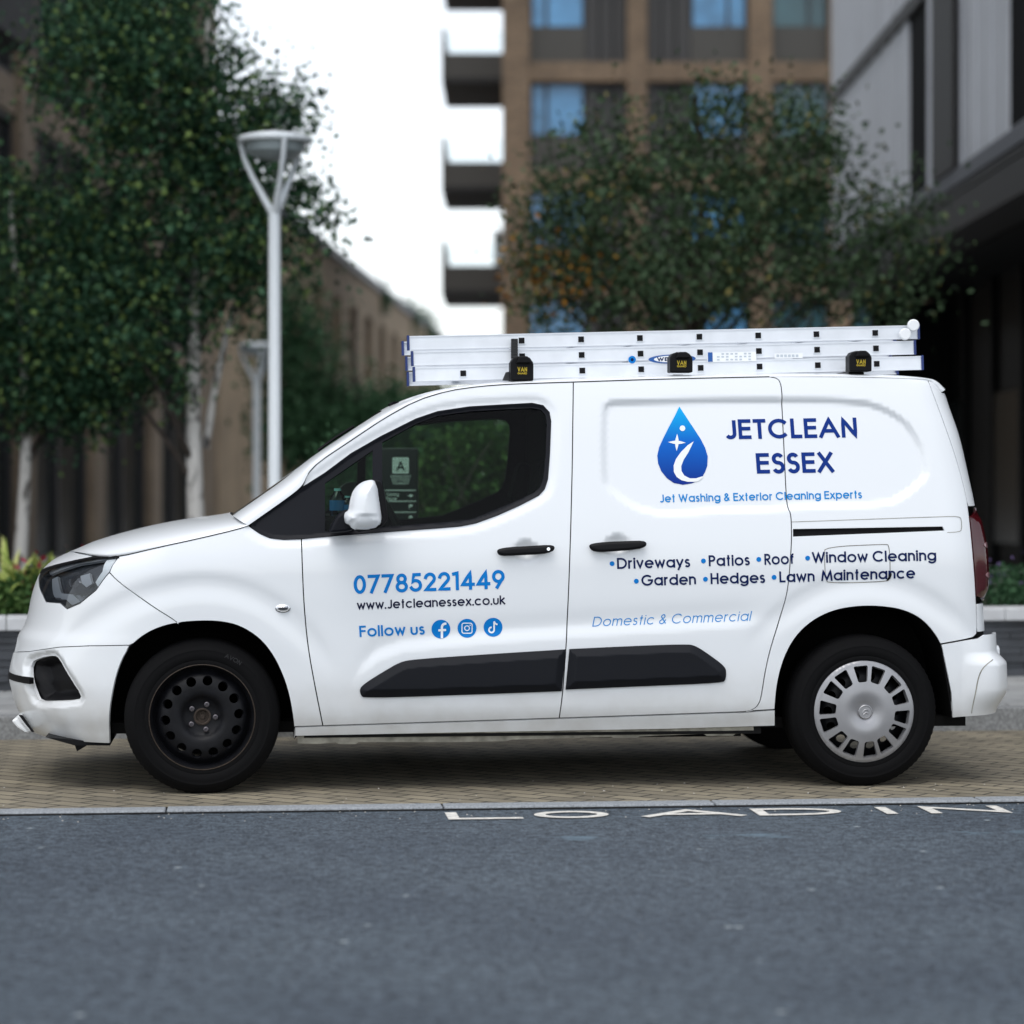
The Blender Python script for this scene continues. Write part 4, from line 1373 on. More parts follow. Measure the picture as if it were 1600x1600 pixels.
def circ(cx, cz, r, n=20):
    return np.array([(cx + r * math.cos(t), cz + r * math.sin(t)) for t in np.linspace(0, 2 * PI, n + 1)[:-1]])
def wheel(cx, far, kind):
    y0 = 2 * YC if far else 0.0
    w = bpy.data.objects.new('wheel', None)
    C.objects.link(w)
    w.parent = van
    w.location = (cx, y0, R_T - 0.004)
    w.rotation_euler = (0, 0, PI if far else 0)
    tyre_mesh(w, 0, 0, 0).build('tyre', M['rubber'], w)
    mb = MB()
    mb.lathe([(0.219, 0.001), (0.221, 0.006), (0.2215, 0.012), (0.212, 0.015), (0.205, 0.03), (0.198, 0.06), (0.20, 0.19), (0.215, 0.2)], 72, ax='y')
    mb.build('rim', M['steel_black'], w)
    if kind == 'steel':
        mb = MB()
        mb.lathe([(0.2145, 0.003), (0.2165, -0.0005), (0.219, 0.001), (0.2195, 0.004)], 96, ax='y')
        mb.build('rim_edge', M['rust'], w)
        hs_ = [circ(0.152 * math.cos(t), 0.152 * math.sin(t), 0.0205, 18) for t in [2 * PI * (k + 0.18) / 14 for k in range(14)]]
        hf = lambda r: hermite(r, [0, 0.03, 0.055, 0.075, 0.09, 0.12, 0.15, 0.175, 0.195, 0.203], [-0.040, -0.040, -0.038, -0.030, -0.014, -0.008, -0.012, -0.026, -0.055, -0.06])
        polar_disc('wheel_disc', 0.203, hs_, hf, 0.011, M['steel_black'], w, rin=0.030)
        mb = MB()
        mb.lathe([(0.036, 0.042), (0.036, 0.036), (0.030, 0.034), (0.027, 0.036), (0.026, 0.052), (0.012, 0.052), (0.010, 0.046), (0.001, 0.046)], 28, ax='y')
        mb.build('hub', M['rust'], w)
        for k in range(5):
            t = 2 * PI * (k + 0.02) / 5 - 0.06
            mb = MB()
            mb.lathe([(0.0105, 0.040), (0.0105, 0.022), (0.007, 0.020), (0.006, 0.030), (0.0005, 0.030)], 12, c=(0.054 * math.cos(t), 0, 0.054 * math.sin(t)), ax='y')
            mb.build('wheel_bolt', M['stud'], w)
    else:
        hs_ = []
        for k in range(7):
            c0 = math.radians(-71 + k * 360 / 7)
            for s in (-1, 1):
                a0 = c0 + s * math.radians(11.8)
                da_o, da_i = math.radians(9.2), math.radians(9.6)
                r0, r1 = 0.128, 0.197
                q = [(r0, a0 - da_i * .9), (r0, a0 + da_i * .9), (r1, a0 + da_o), (r1, a0 - da_o)]
                q = [(r * math.cos(a), r * math.sin(a)) for r, a in q]
                hs_.append(smooth_poly(resample(np.array(q), 0.022), 2))
        hf = lambda r: hermite(r, [0, 0.028, 0.034, 0.05, 0.08, 0.12, 0.16, 0.195, 0.21, 0.2165], [0.012, 0.012, 0.014, 0.020, 0.026, 0.022, 0.014, 0.004, 0.000, -0.006])
        polar_disc('hubcap', 0.2165, hs_, hf, 0.009, M['silver'], w, flange=0.022)
        mb = MB()
        mb.lathe([(0.030, -0.012), (0.030, -0.020), (0.027, -0.022), (0.025, -0.019), (0.0005, -0.019)], 36, ax='y')
        # small raised emblem: a winged beast's head reduced to its blocky outline
        mb.tube([(-0.013, -0.0205, -0.004), (-0.004, -0.0205, 0.009), (0.009, -0.0205, 0.011), (0.014, -0.0205, 0.003)], 0.0026, 6)
        mb.tube([(-0.010, -0.0205, -0.011), (0.002, -0.0205, -0.002), (0.013, -0.0205, -0.008)], 0.0026, 6)
        mb.build('hub_emblem', M['silver'], w)
        hs2 = [circ(0.152 * math.cos(t), 0.152 * math.sin(t), 0.0205, 14) for t in [2 * PI * k / 14 for k in range(14)]]
        polar_disc('wheel_disc', 0.203, hs2, lambda r: hermite(r, [0, 0.09, 0.15, 0.203], [-0.05, -0.03, -0.03, -0.07]), 0.016, M['steel_black'], w)
    return w
wheel(0.0, False, 'steel')
wheel(XWR, False, 'cap')
wheel(0.0, True, 'steel')
wheel(XWR, True, 'cap')
mb = MB()
mb.tube([(XWR, 0.1, 0.30), (XWR, 2 * YC - 0.1, 0.30)], 0.04, 12)
mb.build('rear_axle', M['under'], van)

# faint raised maker's word on the front tyre
def ring_text(text, r, a_mid, size, parent, mat, y):
    p, t, W = text_faces(text, 0.15)
    ang = a_mid - (p[:, 0] - W / 2) * size / r
    rr = r + (p[:, 1] - 0.5) * size
    p3 = np.stack([rr * np.cos(ang), np.full(len(p), y), rr * np.sin(ang)], 1)
    return flat_mesh('sidewall_lettering', p3, np.tile([0, -1.0, 0], (len(p), 1)), t, mat, parent)
GL['O'] = GL['O']
M['rubber2'] = pm('raised_rubber', (0.007, 0.007, 0.008), 0.6)
fw = [o for o in van.children if o.name.startswith('wheel') and o.type == 'EMPTY'][0]
ring_text('AVON', 0.272, math.radians(62), 0.018, fw, M['rubber2'], -0.0062)

# ------------------------------------------------------------------ lettering on the van
up = lambda h, sl: (-sl * h, -h)
body_text('phone_number_lettering', [('07785221449', (553, 928.3), (789, 919.3), up(29.3, 0.03), 0.175, 0.10)], M['ink_blue'], fd[0])
body_text('web_address_lettering', [('www.Jetcleanessex.co.uk', (558, 952.8), (789.5, 944.3), up(14.2, 0.03), 0.165, 0.10)], M['ink_dark'], fd[0])
body_text('follow_us_lettering', [('Follow us', (562, 995.3), (664, 991.6), up(17.5, 0.06), 0.17, 0.11)], M['ink_blue'], fd[0])
for (cx, cy) in ((689, 983), (729.8, 981.6), (770.5, 980)):
    o = body_shape('social_badge', [[(cx + 14.7 * math.cos(t), cy + 14.7 * math.sin(t)) for t in np.linspace(0, 2 * PI, 41)[:-1]]], M['ink_blue'], fd[0])
def strokes_px(name, strokes, w, mat, parent, off=0.003):
    polys = [f for k, pl, ww in [(s + (w,))[:3] if len(s) == 2 else s for s in strokes] for f in stroke_quads(k, pl, ww, 1e9)]
    P, T = union_faces(polys)
    p3, nn = px_on_skin(P, off)
    return flat_mesh(name, p3, nn, T[:, ::-1], mat, parent)
strokes_px('letter_f_sign', [('b', [(690.5, 997.3), (690.5, 980)] + [(690.5 + 5.5 - 5.5 * math.cos(t), 980 - 5.5 * math.sin(t)) for t in np.linspace(0.2, PI / 2, 7)] + [(697.5, 974.5)], 3.6), ('b', [(685, 985), (697, 984.4)], 3.4)], 3.6, M['ink_white'], fd[0])
cxi, cyi = 729.8, 981.6
rs = smooth_poly([(cxi - 8, cyi - 8), (cxi + 8, cyi - 8.3), (cxi + 8, cyi + 8), (cxi - 8, cyi + 8.3)], 2)
rs = [(cxi + (sx * (5.0 + 2.9 * math.cos(t))), cyi + sz * (5.0 + 2.9 * math.sin(t))) for sx, sz, rng in ((1, 1, (0, 90)), (-1, 1, (90, 0)), (-1, -1, (0, 90)), (1, -1, (90, 0))) for t in np.radians(np.linspace(rng[0], rng[1], 6))]
strokes_px('camera_sign', [('o', rs, 1.5), ('o', [(cxi + 3.7 * math.cos(t), cyi + 3.7 * math.sin(t)) for t in np.linspace(0, 2 * PI, 21)[:-1]], 1.5), ('d', [(cxi + 4.8, cyi - 4.6)], 1.7)], 1.5, M['ink_white'], fd[0])
cxi, cyi = 770.5, 980
strokes_px('music_note_sign', [('b', [(cxi + 1.6, cyi - 9), (cxi + 1.6, cyi + 4.3)] + [(cxi - 2.4 + 4.0 * math.cos(t), cyi + 4.3 + 4.0 * math.sin(t)) for t in np.linspace(0.1, 1.5 * PI, 16)], 2.5), ('b', [(cxi + 1.6, cyi - 9), (cxi + 3.2, cyi - 5.6), (cxi + 7.0, cyi - 4.0)], 2.5)], 2.5, M['ink_white'], fd[0])

for ln in (('JETCLEAN', (1134.8, 686.3), (1341.5, 683.2), up(31, 0.075), 0.185, 0.11), ('ESSEX', (1184, 740), (1305, 738), up(32, 0.075), 0.185, 0.11)):
    body_text('company_name_lettering', [ln], M['ink_royal'], van)
body_text('slogan_lettering', [('Jet Washing & Exterior Cleaning Experts', (1032, 785.2), (1348.5, 778.6), up(12.6, 0.06), 0.165, 0.11)], M['ink_cyan'], van)
rows = [('Driveways', (964.4, 889), (1078.5, 886.3)), ('Patios', (1107.6, 884.8), (1171.7, 883.4)), ('Roof', (1194.6, 882.6), (1241.7, 881.5)), ('Window Cleaning', (1269, 879.8), (1463, 876)),
        ('Garden', (1002.4, 915.4), (1087.6, 913.5)), ('Hedges', (1110.5, 912.7), (1195.6, 911)), ('Lawn', (1218, 910), (1273, 908.8)), ('Maintenance', (1283.4, 908), (1430, 903.8))]
for t, a, b in rows:
    body_text('service_lettering', [(t, a, b, up(17.2, 0.04), 0.17, 0.10)], M['ink_navy'], van)
for c in ((956.3, 880.6), (1099, 876.4), (1185.5, 874), (1261.8, 872), (994.2, 908), (1102.2, 905), (1209.4, 902)):
    body_text('bullet_point', [('*', c, 3.8, None, 0)], M['ink_blue'], van)
body_text('domestic_commercial_lettering', [('Domestic & Commercial', (925.5, 979), (1172, 969.8), (3.2, -15.2), 0.088, 0.17, 0.36)], M['ink_cyan'], van)
# the drop emblem
def Z1(x, y): return (1010 + x / 4.571, 620 + y / 4.571)
drop = [Z1(240, 68)] + [Z1(*p) for p in [(290, 145), (345, 228), (395, 305), (425, 365), (443, 425), (440, 490), (425, 535), (407, 567)]]
drop2 = [Z1(*p) for p in [(372, 597), (330, 618), (265, 628), (200, 615), (150, 580), (110, 530), (88, 475), (82, 420), (95, 360), (125, 295), (165, 215), (205, 140)]]
dropall = drop + [Z1(390, 585)] + drop2
swoosh = [Z1(*p) for p in [(342, 318), (305, 395), (270, 450), (253, 495), (255, 530), (275, 562), (315, 582), (360, 582), (402, 568), (412, 572), (376, 602), (345, 607), (300, 607), (255, 596), (220, 572), (200, 535), (199, 490), (215, 445), (250, 395), (300, 345)]]
dropo = body_shape('drop_emblem', [dropall], M['ink_drop'], van, step=3.0)
body_shape('drop_highlight', [swoosh], M['ink_white'], dropo, off=0.0028, step=2.5)
st = []
for k in range(4):
    t = math.radians(90 * k + 2)
    st.append((222 + 64 * math.cos(t), 325 + 62 * math.sin(t)))
    for d, r in ((18, 30), (45, 17), (72, 30)):
        t2 = math.radians(90 * k + d + 2)
        st.append((222 + r * math.cos(t2), 325 + r * math.sin(t2)))
body_shape('drop_highlight', [[Z1(*p) for p in st], [Z1(262 + 20 * math.cos(t), 224 + 20 * math.sin(t)) for t in np.linspace(0, 2 * PI, 21)[:-1]]], M['ink_white'], dropo, off=0.0028, step=2.0)

# ------------------------------------------------------------------ roof bars and clamps
YL = 0.34                                            # near rail of the ladder
lad0, lad1 = at_y(641, 0, YL)[0], at_y(1444, 0, YL)[0]
def lad_z(x): return 1.722 + (x - lad0) / (lad1 - lad0) * 0.062
for i, (cxp, ybot, ytop) in enumerate(((814, 595, 557.5), (1062, 582.5, 551), (1341, 581, 549))):
    xc, zb = at_y(cxp, ybot, 0.17)
    zt = at_y(cxp, ytop, 0.17)[1]
    b = MB()
    zl = float(lad_z(xc))
    b.prism([(xc - 0.03, zl - 0.036), (xc + 0.03, zl - 0.036), (xc + 0.034, zl - 0.012), (xc + 0.02, zl - 0.002), (xc - 0.02, zl - 0.002), (xc - 0.034, zl - 0.012)], 'y', 0.205, 2 * YC - 0.205)
    bar = b.build('roof_bar', M['blk'], van)
    w = 0.049
    c = MB()
    ch = (zt - zb)
    prof = [(-w, 0), (w, 0), (w, ch * 0.66), (w * 0.95, ch * 0.76), (w * 0.7, ch * 0.93), (w * 0.45, ch), (-w * 0.4, ch), (-w * 0.75, ch * 0.93), (-w, ch * 0.74)]
    c.prism([(xc + a, zb + h) for a, h in prof], 'y', 0.125, 0.205)
    c.build('bar_end_clamp', M['blk'], bar, bevel=0.005)
    c = MB()
    c.prism([(xc - 0.026, zb + ch * 0.70), (xc + 0.036, zb + ch * 0.70), (xc + 0.04, zb + ch * 0.80), (xc + 0.02, zb + ch * 1.0), (xc - 0.012, zb + ch * 1.0)], 'y', 0.105, 0.126)
    c.build('clamp_lever', M['blk'], bar, bevel=0.006)
    c = MB()
    c.prism([(xc - 0.03, zb - 0.02), (xc + 0.03, zb - 0.02), (xc + 0.03, zl - 0.03), (xc - 0.03, zl - 0.03)], 'y', 0.19, 0.26)
    c.prism([(xc - 0.03, zb - 0.02), (xc + 0.03, zb - 0.02), (xc + 0.03, zl - 0.03), (xc - 0.03, zl - 0.03)], 'y', 2 * YC - 0.26, 2 * YC - 0.19)
    c.build('bar_foot', M['blk'], bar)
    # yellow lettering on the clamp face
    P, T = [], []
    p1, t1, W1 = text_faces('VAN', 0.2, 0.16)
    p2, t2, W2 = text_faces('GUARD', 0.2, 0.12)
    sz = 0.0195
    a1 = np.stack([xc - 0.019 + p1[:, 0] / W1 * 0.040, np.full(len(p1), 0.1236), zb + ch * 0.36 + p1[:, 1] * sz], 1)
    a2 = np.stack([xc - 0.019 + p2[:, 0] / W2 * 0.040, np.full(len(p2), 0.1236), zb + ch * 0.25 + p2[:, 1] * sz * 0.42], 1)
    flat_mesh('clamp_lettering', np.concatenate([a1, a2]), np.tile([0, -1.0, 0], (len(a1) + len(a2), 1)), np.concatenate([t1, t2 + len(p1)]), M['yellow'], bar)
# ratchet strap by the front clamp
mb = MB()
x0, z0 = at_y(804.5, 560, 0.3)
z1 = at_y(804.5, 529, 0.3)[1]
for k in range(14):
    zz0 = z0 + (z1 - z0) * k / 14
    mb.box(x0 - 0.014, x0 + 0.014, 0.312 - (0.003 if k % 2 else 0), 0.330, zz0, zz0 + (z1 - z0) / 14)
xs_, zs_ = at_y(792, 588, 0.2)
mb.prism([(xs_ + 0.015, zs_ - 0.02), (xs_ - 0.02, zs_ - 0.018), (xs_ - 0.006, zs_ + 0.016), (xs_ + 0.02, zs_ + 0.02)], 'y', 0.17, 0.20)
strap = mb.build('ladder_strap', M['blk2'], van)

# ------------------------------------------------------------------ ladder
tl_a = math.atan2(lad_z(lad1) - lad_z(lad0), lad1 - lad0)
ladder = thing('extension_ladder', 'long aluminium triple extension ladder lying flat on the van roof bars', 'ladder', (lad0, YL, lad_z(lad0)))
ladder.rotation_euler = (0, -tl_a, 0)
LEN = lad1 - lad0
HS = 0.066
YF = 0.46
rung_x = [at_y(p, 0, YL)[0] - lad0 for p in (724, 817, 910, 1002, 1095, 1187, 1278, 1370)]
def c_rail(mb, x0, x1, y, zb, s):
    h, t = 0.060, 0.004
    d = 0.024 * s
    mb.box(x0, x1, min(y, y + t * s), max(y, y + t * s), zb, zb + h)
    for z in (zb, zb + h - 0.005):
        a, b = sorted((y - 0.003 * s, y + d))
        mb.box(x0, x1, a, b, z, z + 0.005) if False else mb.box(x0, x1, min(y - 0.003 * s, y), max(y - 0.003 * s, y), z, z + 0.005)
        mb.box(x0, x1, min(y + t * s, y + d), max(y + t * s, y + d), z, z + 0.005)
secs = [(0.02, LEN - 0.01, 0.0), (0.015, LEN - 0.04, 0.020), (0.0, LEN - 0.02, 0.040)]
for k, (a, b, ins) in enumerate(secs):
    sec = bpy.data.objects.new('ladder_section', None)
    C.objects.link(sec)
    sec.parent = ladder
    zb = k * (HS + 0.002)
    for (y, s) in ((ins * 0.3, 1), (YF - ins * 0.3, -1)):
        mb = MB(); c_rail(mb, a, b, y, zb, s)
        mb.build('rail', M['alu'], sec)
        for xe in (a - 0.008, b - 0.002):
            m2 = MB(); m2.box(xe, xe + 0.010, min(y - 0.006 * s, y + 0.028 * s), max(y - 0.006 * s, y + 0.028 * s), zb - 0.001, zb + 0.063)
            m2.build('end_cap', M['bluecap'], sec)
    for xr in (rung_x if k == 0 else rung_x[1:]):
        mb = MB()
        r = 0.0155
        y0 = ins * 0.3 - 0.0045
        y1 = YF - ins * 0.3 + 0.0045
        z0 = zb + 0.030
        mb.box(xr - r, xr + r, y0, y1, z0 - r, z0 + r)
        mb.mat = 1
        mb.box(xr - r * 0.80, xr + r * 0.80, y0 - 0.0015, y0 + 0.01, z0 - r * 0.80, z0 + r * 0.80)
        mb.build('rung', [M['alu'], M['blk']], sec)
    if k == 0:
        first = sec
for (px_, py_) in ((1428, 508), (1415, 522)):
    x, z = at_y(px_, py_, YL - 0.03)
    m2 = MB()
    m2.lathe([(0.001, 0), (0.022, 0), (0.026, 0.004), (0.026, 0.016), (0.001, 0.016)], 24, c=(0, 0, 0), ax='y')
    o = m2.build('guide_wheel', M['white'], ladder)
    lx, lz = x - lad0, z - lad_z(lad0)
    o.location = (lx * math.cos(tl_a) + lz * math.sin(tl_a), -0.03, lz * math.cos(tl_a) - lx * math.sin(tl_a))
def lad_local(px_, py_):
    x, z = at_y(px_, py_, YL)
    lx, lz = x - lad0, z - lad_z(lad0)
    return lx * math.cos(tl_a) + lz * math.sin(tl_a), lz * math.cos(tl_a) - lx * math.sin(tl_a)
def decal(name, polys, mat, parent, y):
    P, T, n = [], [], 0
    for p in polys:
        q, t = cdt_fill(np.array(p, float), (), 0.02)
        P.append(q); T.append(t + n); n += len(q)
    P = np.concatenate(P); T = np.concatenate(T)
    p3 = np.stack([P[:, 0], np.full(len(P), y), P[:, 1]], 1)
    return flat_mesh(name, p3, np.tile([0, -1.0, 0], (len(P), 1)), T, mat, parent)
c_ = lad_local(987.5, 562)
decal('round_sticker', [[(c_[0] + 0.0165 * math.cos(t), c_[1] + 0.0165 * math.sin(t)) for t in np.linspace(0, 2 * PI, 25)[:-1]]], M['ink_blue'], ladder, -0.0042)
decal('round_sticker', [[(c_[0] + 0.007 * math.cos(t), c_[1] + 0.007 * math.sin(t)) for t in np.linspace(0, 2 * PI, 25)[:-1]]], M['ink_navy'], ladder, -0.0050)
c_ = lad_local(1050, 561)
ell = lambda a, b, dx=0: [(c_[0] + dx + a * math.cos(t), c_[1] + b * math.sin(t)) for t in np.linspace(0, 2 * PI, 33)[:-1]]
decal('maker_badge', [ell(0.104, 0.0195)], M['print_blue'], ladder, -0.0042)
decal('maker_badge', [ell(0.080, 0.0145)], M['white'], ladder, -0.0050)
p, t, W = text_faces('WERNER', 0.2, 0.14)
p3 = np.stack([c_[0] - 0.066 + p[:, 0] / W * 0.132, np.full(len(p), -0.0058), c_[1] - 0.0085 + p[:, 1] * 0.017], 1)
flat_mesh('maker_lettering', p3, np.tile([0, -1.0, 0], (len(p), 1)), t, M['ink_navy'], ladder)
def rect_px(x0, y0, x1, y1):
    a = lad_local(x0, y1); b = lad_local(x1, y0)
    return [(a[0], a[1]), (b[0], a[1]), (b[0], b[1]), (a[0], b[1])]
decal('instruction_label', [rect_px(1105, 549.5, 1181, 566)], M['white'], ladder, -0.0042)
decal('instruction_label', [rect_px(1106, 550.5, 1113, 565.5)], M['print_blue'], ladder, -0.0050)
decal('instruction_print', [rect_px(1120 + 7 * i, 552 + 4.5 * j - 0.1 * i, 1124 + 7 * i, 554.4 + 4.5 * j - 0.1 * i) for i in range(8) for j in range(3) if (i * 3 + j) % 5], M['print_grey'], ladder, -0.0050)
decal('instruction_label', [rect_px(1210, 551.5, 1254, 560.5)], M['white'], ladder, -0.0042)
decal('instruction_print', [rect_px(1213 + 6 * i, 554, 1217 + 6 * i, 558) for i in range(6)], M['print_grey'], ladder, -0.0050)

# ------------------------------------------------------------------ things in the cab and on the road
M['bottle'] = glass_mat('clear_bottle', (0.72, 0.88, 0.90))
M['bottle_label'] = pm('bottle_label', srgb(40, 120, 180), 0.4)
M['bottle_cap'] = pm('bottle_cap', srgb(150, 215, 215), 0.4)
for (bx, by_, rr, hh, lab) in ((527.5, 806, 0.034, 0.122, 'clear water bottle with blue label on the dashboard, taller one nearer the windscreen'), (543, 806, 0.027, 0.090, 'small clear water bottle on the dashboard, partly hidden by the door mirror')):
    x, z = at_y(bx, by_, 0.38)
    bt = thing('water_bottle', lab, 'bottle', (x, 0.38, z - 0.004), group='water bottles on the dashboard')
    mb = MB(); mb.lathe([(0.001, 0), (rr * .9, 0), (rr, 0.006), (rr, hh * .62), (rr * .85, hh * .74), (rr * .45, hh * .88), (rr * .4, hh * .92)], 24)
    mb.build('bottle_body', M['bottle'], bt)
    mb = MB(); mb.lathe([(rr * 1.02, hh * .22), (rr * 1.02, hh * .58)], 24)
    mb.build('bottle_label', M['bottle_label'], bt)
    mb = MB(); mb.lathe([(rr * .46, hh * .91), (rr * .46, hh * 1.0), (0.001, hh * 1.0)], 16)
    mb.build('bottle_cap', M['bottle_cap'], bt)

def road_text(text, posx, y0, h, w, width):
    """letters painted on the road, reading from the kerb side of the carriageway"""
    P, T, n = [], [], 0
    for ch, x0, x1 in posx:
        adv, stt = GL[ch]
        polys = []
        for k, pl in stt:
            sx = (x1 - x0 - w)
            q = [(x0 + w / 2 + (px_ / adv if adv else 0) * sx, y0 + w / 2 + py_ * (h - w)) for px_, py_ in pl]
            polys += stroke_quads(k, q, w, 1e9)
        p, t = union_faces(polys)
        P.append(p); T.append(t + n); n += len(p)
    P = np.concatenate(P); T = np.concatenate(T)
    p3 = np.stack([P[:, 0], P[:, 1], np.full(len(P), RZ0 + 0.004)], 1)
    me = mesh_from('road_marking', p3, np.tile([0, 0, 1.0], (len(P), 1)), T, 0)
    return structure(link('road_marking', me, M['roadpaint']))
gx = lambda px_, py_: on_ground(px_, py_, RZ0)[0]
y_b, y_t = on_ground(701, 1282, RZ0)[1], on_ground(686, 1271, RZ0)[1]
hh_ = y_t - y_b
letters = [('L', gx(701, 1282), gx(818, 1280)), ('O', gx(838, 1279), gx(955, 1277)), ('A', gx(1006, 1278), gx(1166, 1276)), ('D', gx(1186, 1275), gx(1322, 1273)), ('I', gx(1386, 1273), gx(1412, 1272.5)), ('N', gx(1455, 1272), gx(1580, 1270)), ('G', gx(1640, 1270), gx(1780, 1268))]
road_text('LOADING', letters, y_b, hh_, 0.045, 0)

# loose grit along the kerb
mb = MB()
for _ in range(160):
    x = RNG.uniform(-1.6, 4.2); y = YK0 - abs(RNG.normal(0, 0.16)) - 0.005; s = RNG.uniform(0.002, 0.005)
    if RNG.random() < 0.3: y = RNG.uniform(YK1, 0.4)
    zb = RZ0 if y < YK0 else 0.0
    a = RNG.uniform(0, 6)
    v = [(x + s * math.cos(a + k * 2.1) * (1 + .3 * (k == 1)), y + s * math.sin(a + k * 2.1), zb) for k in range(3)] + [(x, y, zb + s * 0.8)]
    mb.add(v, [(0, 1, 3), (1, 2, 3), (2, 0, 3)])
M['grit'] = pm('pale_grit', (0.42, 0.40, 0.36), 0.9)
g_ = mb.build('grit', M['grit'], fix=False)
g_['kind'] = 'stuff'; g_['label'] = 'pale grit scattered along the kerb edge'; g_['category'] = 'grit'

# ------------------------------------------------------------------ planter, sign, lamps
pl0 = np.array([on_ground(-150, 1086, 0.114)[0], 0, 0])
wl = on_ground(10, 1080, 0.114); wr = on_ground(1590, 1057, 0.114)
ax_ = (wr - wl)[:2]; Lw = float(np.hypot(*ax_)); aw = math.atan2(ax_[1], ax_[0])
planter = thing('raised_planter', 'low raised planter of dark split slate with a pale stone coping', 'planter', (float(wl[0]), float(wl[1]), 0.114), aw)
mb = MB()
x = -6.0
PLZ = 0.345
k = 0
zz0 = 0.0
while zz0 < PLZ - 0.01:
    hrow = random.uniform(0.028, 0.055)
    z1_ = min(PLZ, zz0 + hrow)
    x = -6.0 + random.uniform(-0.3, 0)
    while x < Lw + 6:
        l = random.uniform(0.2, 0.55)
        mb.box(x + .002, x + l - .002, random.uniform(-0.012, 0.012), 0.2, zz0 + .0015, z1_ - .0015)
        x += l
    zz0 = z1_
mb.build('slate_wall', M['slate'], planter)
mb = MB()
x = -6.0
while x < Lw + 6:
    mb.box(x + .002, x + 1.198, -0.035, 0.30, PLZ, PLZ + 0.075); x += 1.2
mb.build('coping', M['coping'], planter, bevel=0.006)
mb = MB(); mb.box(-6, Lw + 6, 0.2, 7, 0.0, PLZ - 0.03)
mb.build('soil', M['soil'], planter)
PL_TOP = 0.114 + PLZ - 0.03

M['sign_black'] = pm('dark_sign_panel', (0.010, 0.012, 0.012), 0.35)
M['sign_white'] = pm('sign_white_print', (0.72, 0.80, 0.78), 0.5)
SD = 13.15
so = at_depth(622, 768, SD)
sign = thing('wayfinding_sign', 'dark upright direction sign with white estate name and arrows seen through the cab', 'sign', (float(so[0]), float(so[1]), 0.114), -ANG)
def S_(px_, py_):
    q = at_depth(px_, py_, SD)
    d = q - so
    return float(d @ RIG), float(q[2] - 0.114)
x0, _ = S_(594, 700); x1, z1 = S_(653, 700)
mb = MB(); mb.box(x0, x1, 0, 0.07, 0.02, z1)
mb.build('panel', M['sign_black'], sign, bevel=0.004)
mb = MB(); mb.box(x0 - 0.03, x1 + 0.03, -0.03, 0.10, 0, 0.02); mb.build('base_plate', M['sign_black'], sign)
def sign_poly(name, polys):
    PP, TT, n = [], [], 0
    for p in polys:
        P, T = union_faces(p)
        PP.append(P); TT.append(T + n); n += len(P)
    P = np.concatenate(PP); T = np.concatenate(TT)
    p3 = np.stack([P[:, 0], np.full(len(P), -0.003), P[:, 1]], 1)
    return flat_mesh(name, p3, np.tile([0, -1.0, 0], (len(P), 1)), T, M['sign_white'], sign)
def sign_text(text, xa, ya, xb, hpx, w=0.14, tr=0.3):
    p, t, W = text_faces(text, w, tr)
    a = S_(xa, ya); b = S_(xb, ya)
    s = hpx * SD / FPX
    return np.stack([a[0] + p[:, 0] / W * (b[0] - a[0]), np.full(len(p), -0.003), a[1] + p[:, 1] * s], 1), t
PP, TT, n = [], [], 0
for args in (('ANTHOLOGY', 610, 746.5, 642, 4.0), ('DEPTFORD', 612.5, 751.8, 640, 4.0), ('FOUNDRY', 614, 757, 638.5, 4.0), ('Casting', 604, 775, 623, 5.0, .13, .14), ('House', 604, 781.5, 620, 5.0, .13, .14)):
    p3, t = sign_text(*args)
    PP.append(p3); TT.append(t + n); n += len(p3)
flat_mesh('sign_lettering', np.concatenate(PP), np.tile([0, -1.0, 0], (n, 1)), np.concatenate(TT), M['sign_white'], sign)
def quadp(xa, ya, xb, yb):
    a, b = S_(xa, yb), S_(xb, ya)
    return [[(a[0], a[1]), (b[0], a[1]), (b[0], b[1]), (a[0], b[1])]]
polys = [quadp(602, y, 650, y + 1.2) for y in (765.5, 782.6, 799.7)]
for (cy, bent) in ((774.5, False), (790, True), (807.5, True)):
    if bent:
        polys.append([[S_(639, cy + 4.5), S_(640.2, cy + 4.5), S_(640.2, cy), S_(639, cy)], [S_(639, cy + .7), S_(642, cy + .7), S_(642, cy - .7), S_(639, cy - .7)], [S_(641, cy + 2.6), S_(645.5, cy), S_(641, cy - 2.6)]])
    else:
        polys.append([[S_(637.5, cy + .7), S_(642, cy + .7), S_(642, cy - .7), S_(637.5, cy - .7)], [S_(641, cy + 2.8), S_(646, cy), S_(641, cy - 2.8)]])
sign_poly('sign_arrows', polys)
# the patterned square with its letter
lat = []
xa, ya, xb, yb = 614, 715.5, 638, 739
st = []
for i in range(5):
    f = i / 4
    st.append(('b', [S_(xa, ya + f * (yb - ya)), S_(xb, ya + f * (yb - ya))], 0.0035 if i in (0, 4) else 0.0018))
    st.append(('b', [S_(xa + f * (xb - xa), ya), S_(xa + f * (xb - xa), yb)], 0.0035 if i in (0, 4) else 0.0018))
for i in range(-5, 6):
    for s_ in (1, -1):
        p0 = np.array([xa + 12 + i * 4.8 - 12, ya]); 
        q = [(xa + 12 + i * 4.8 + s_ * (tt * 24 - 12), ya + tt * 23.5) for tt in np.linspace(0, 1, 25)]
        q = [r for r in q if xa <= r[0] <= xb]
        if len(q) > 2: st.append(('b', [S_(*q[0]), S_(*q[-1])], 0.0042))
polys = [f for k, pl, w in st for f in stroke_quads(k, pl, w, 1e9)]
sign_poly('sign_emblem', [polys])
p3 = []
p, t, W = text_faces('A', 0.2)
a = S_(619.5, 736); b = S_(632.5, 736)
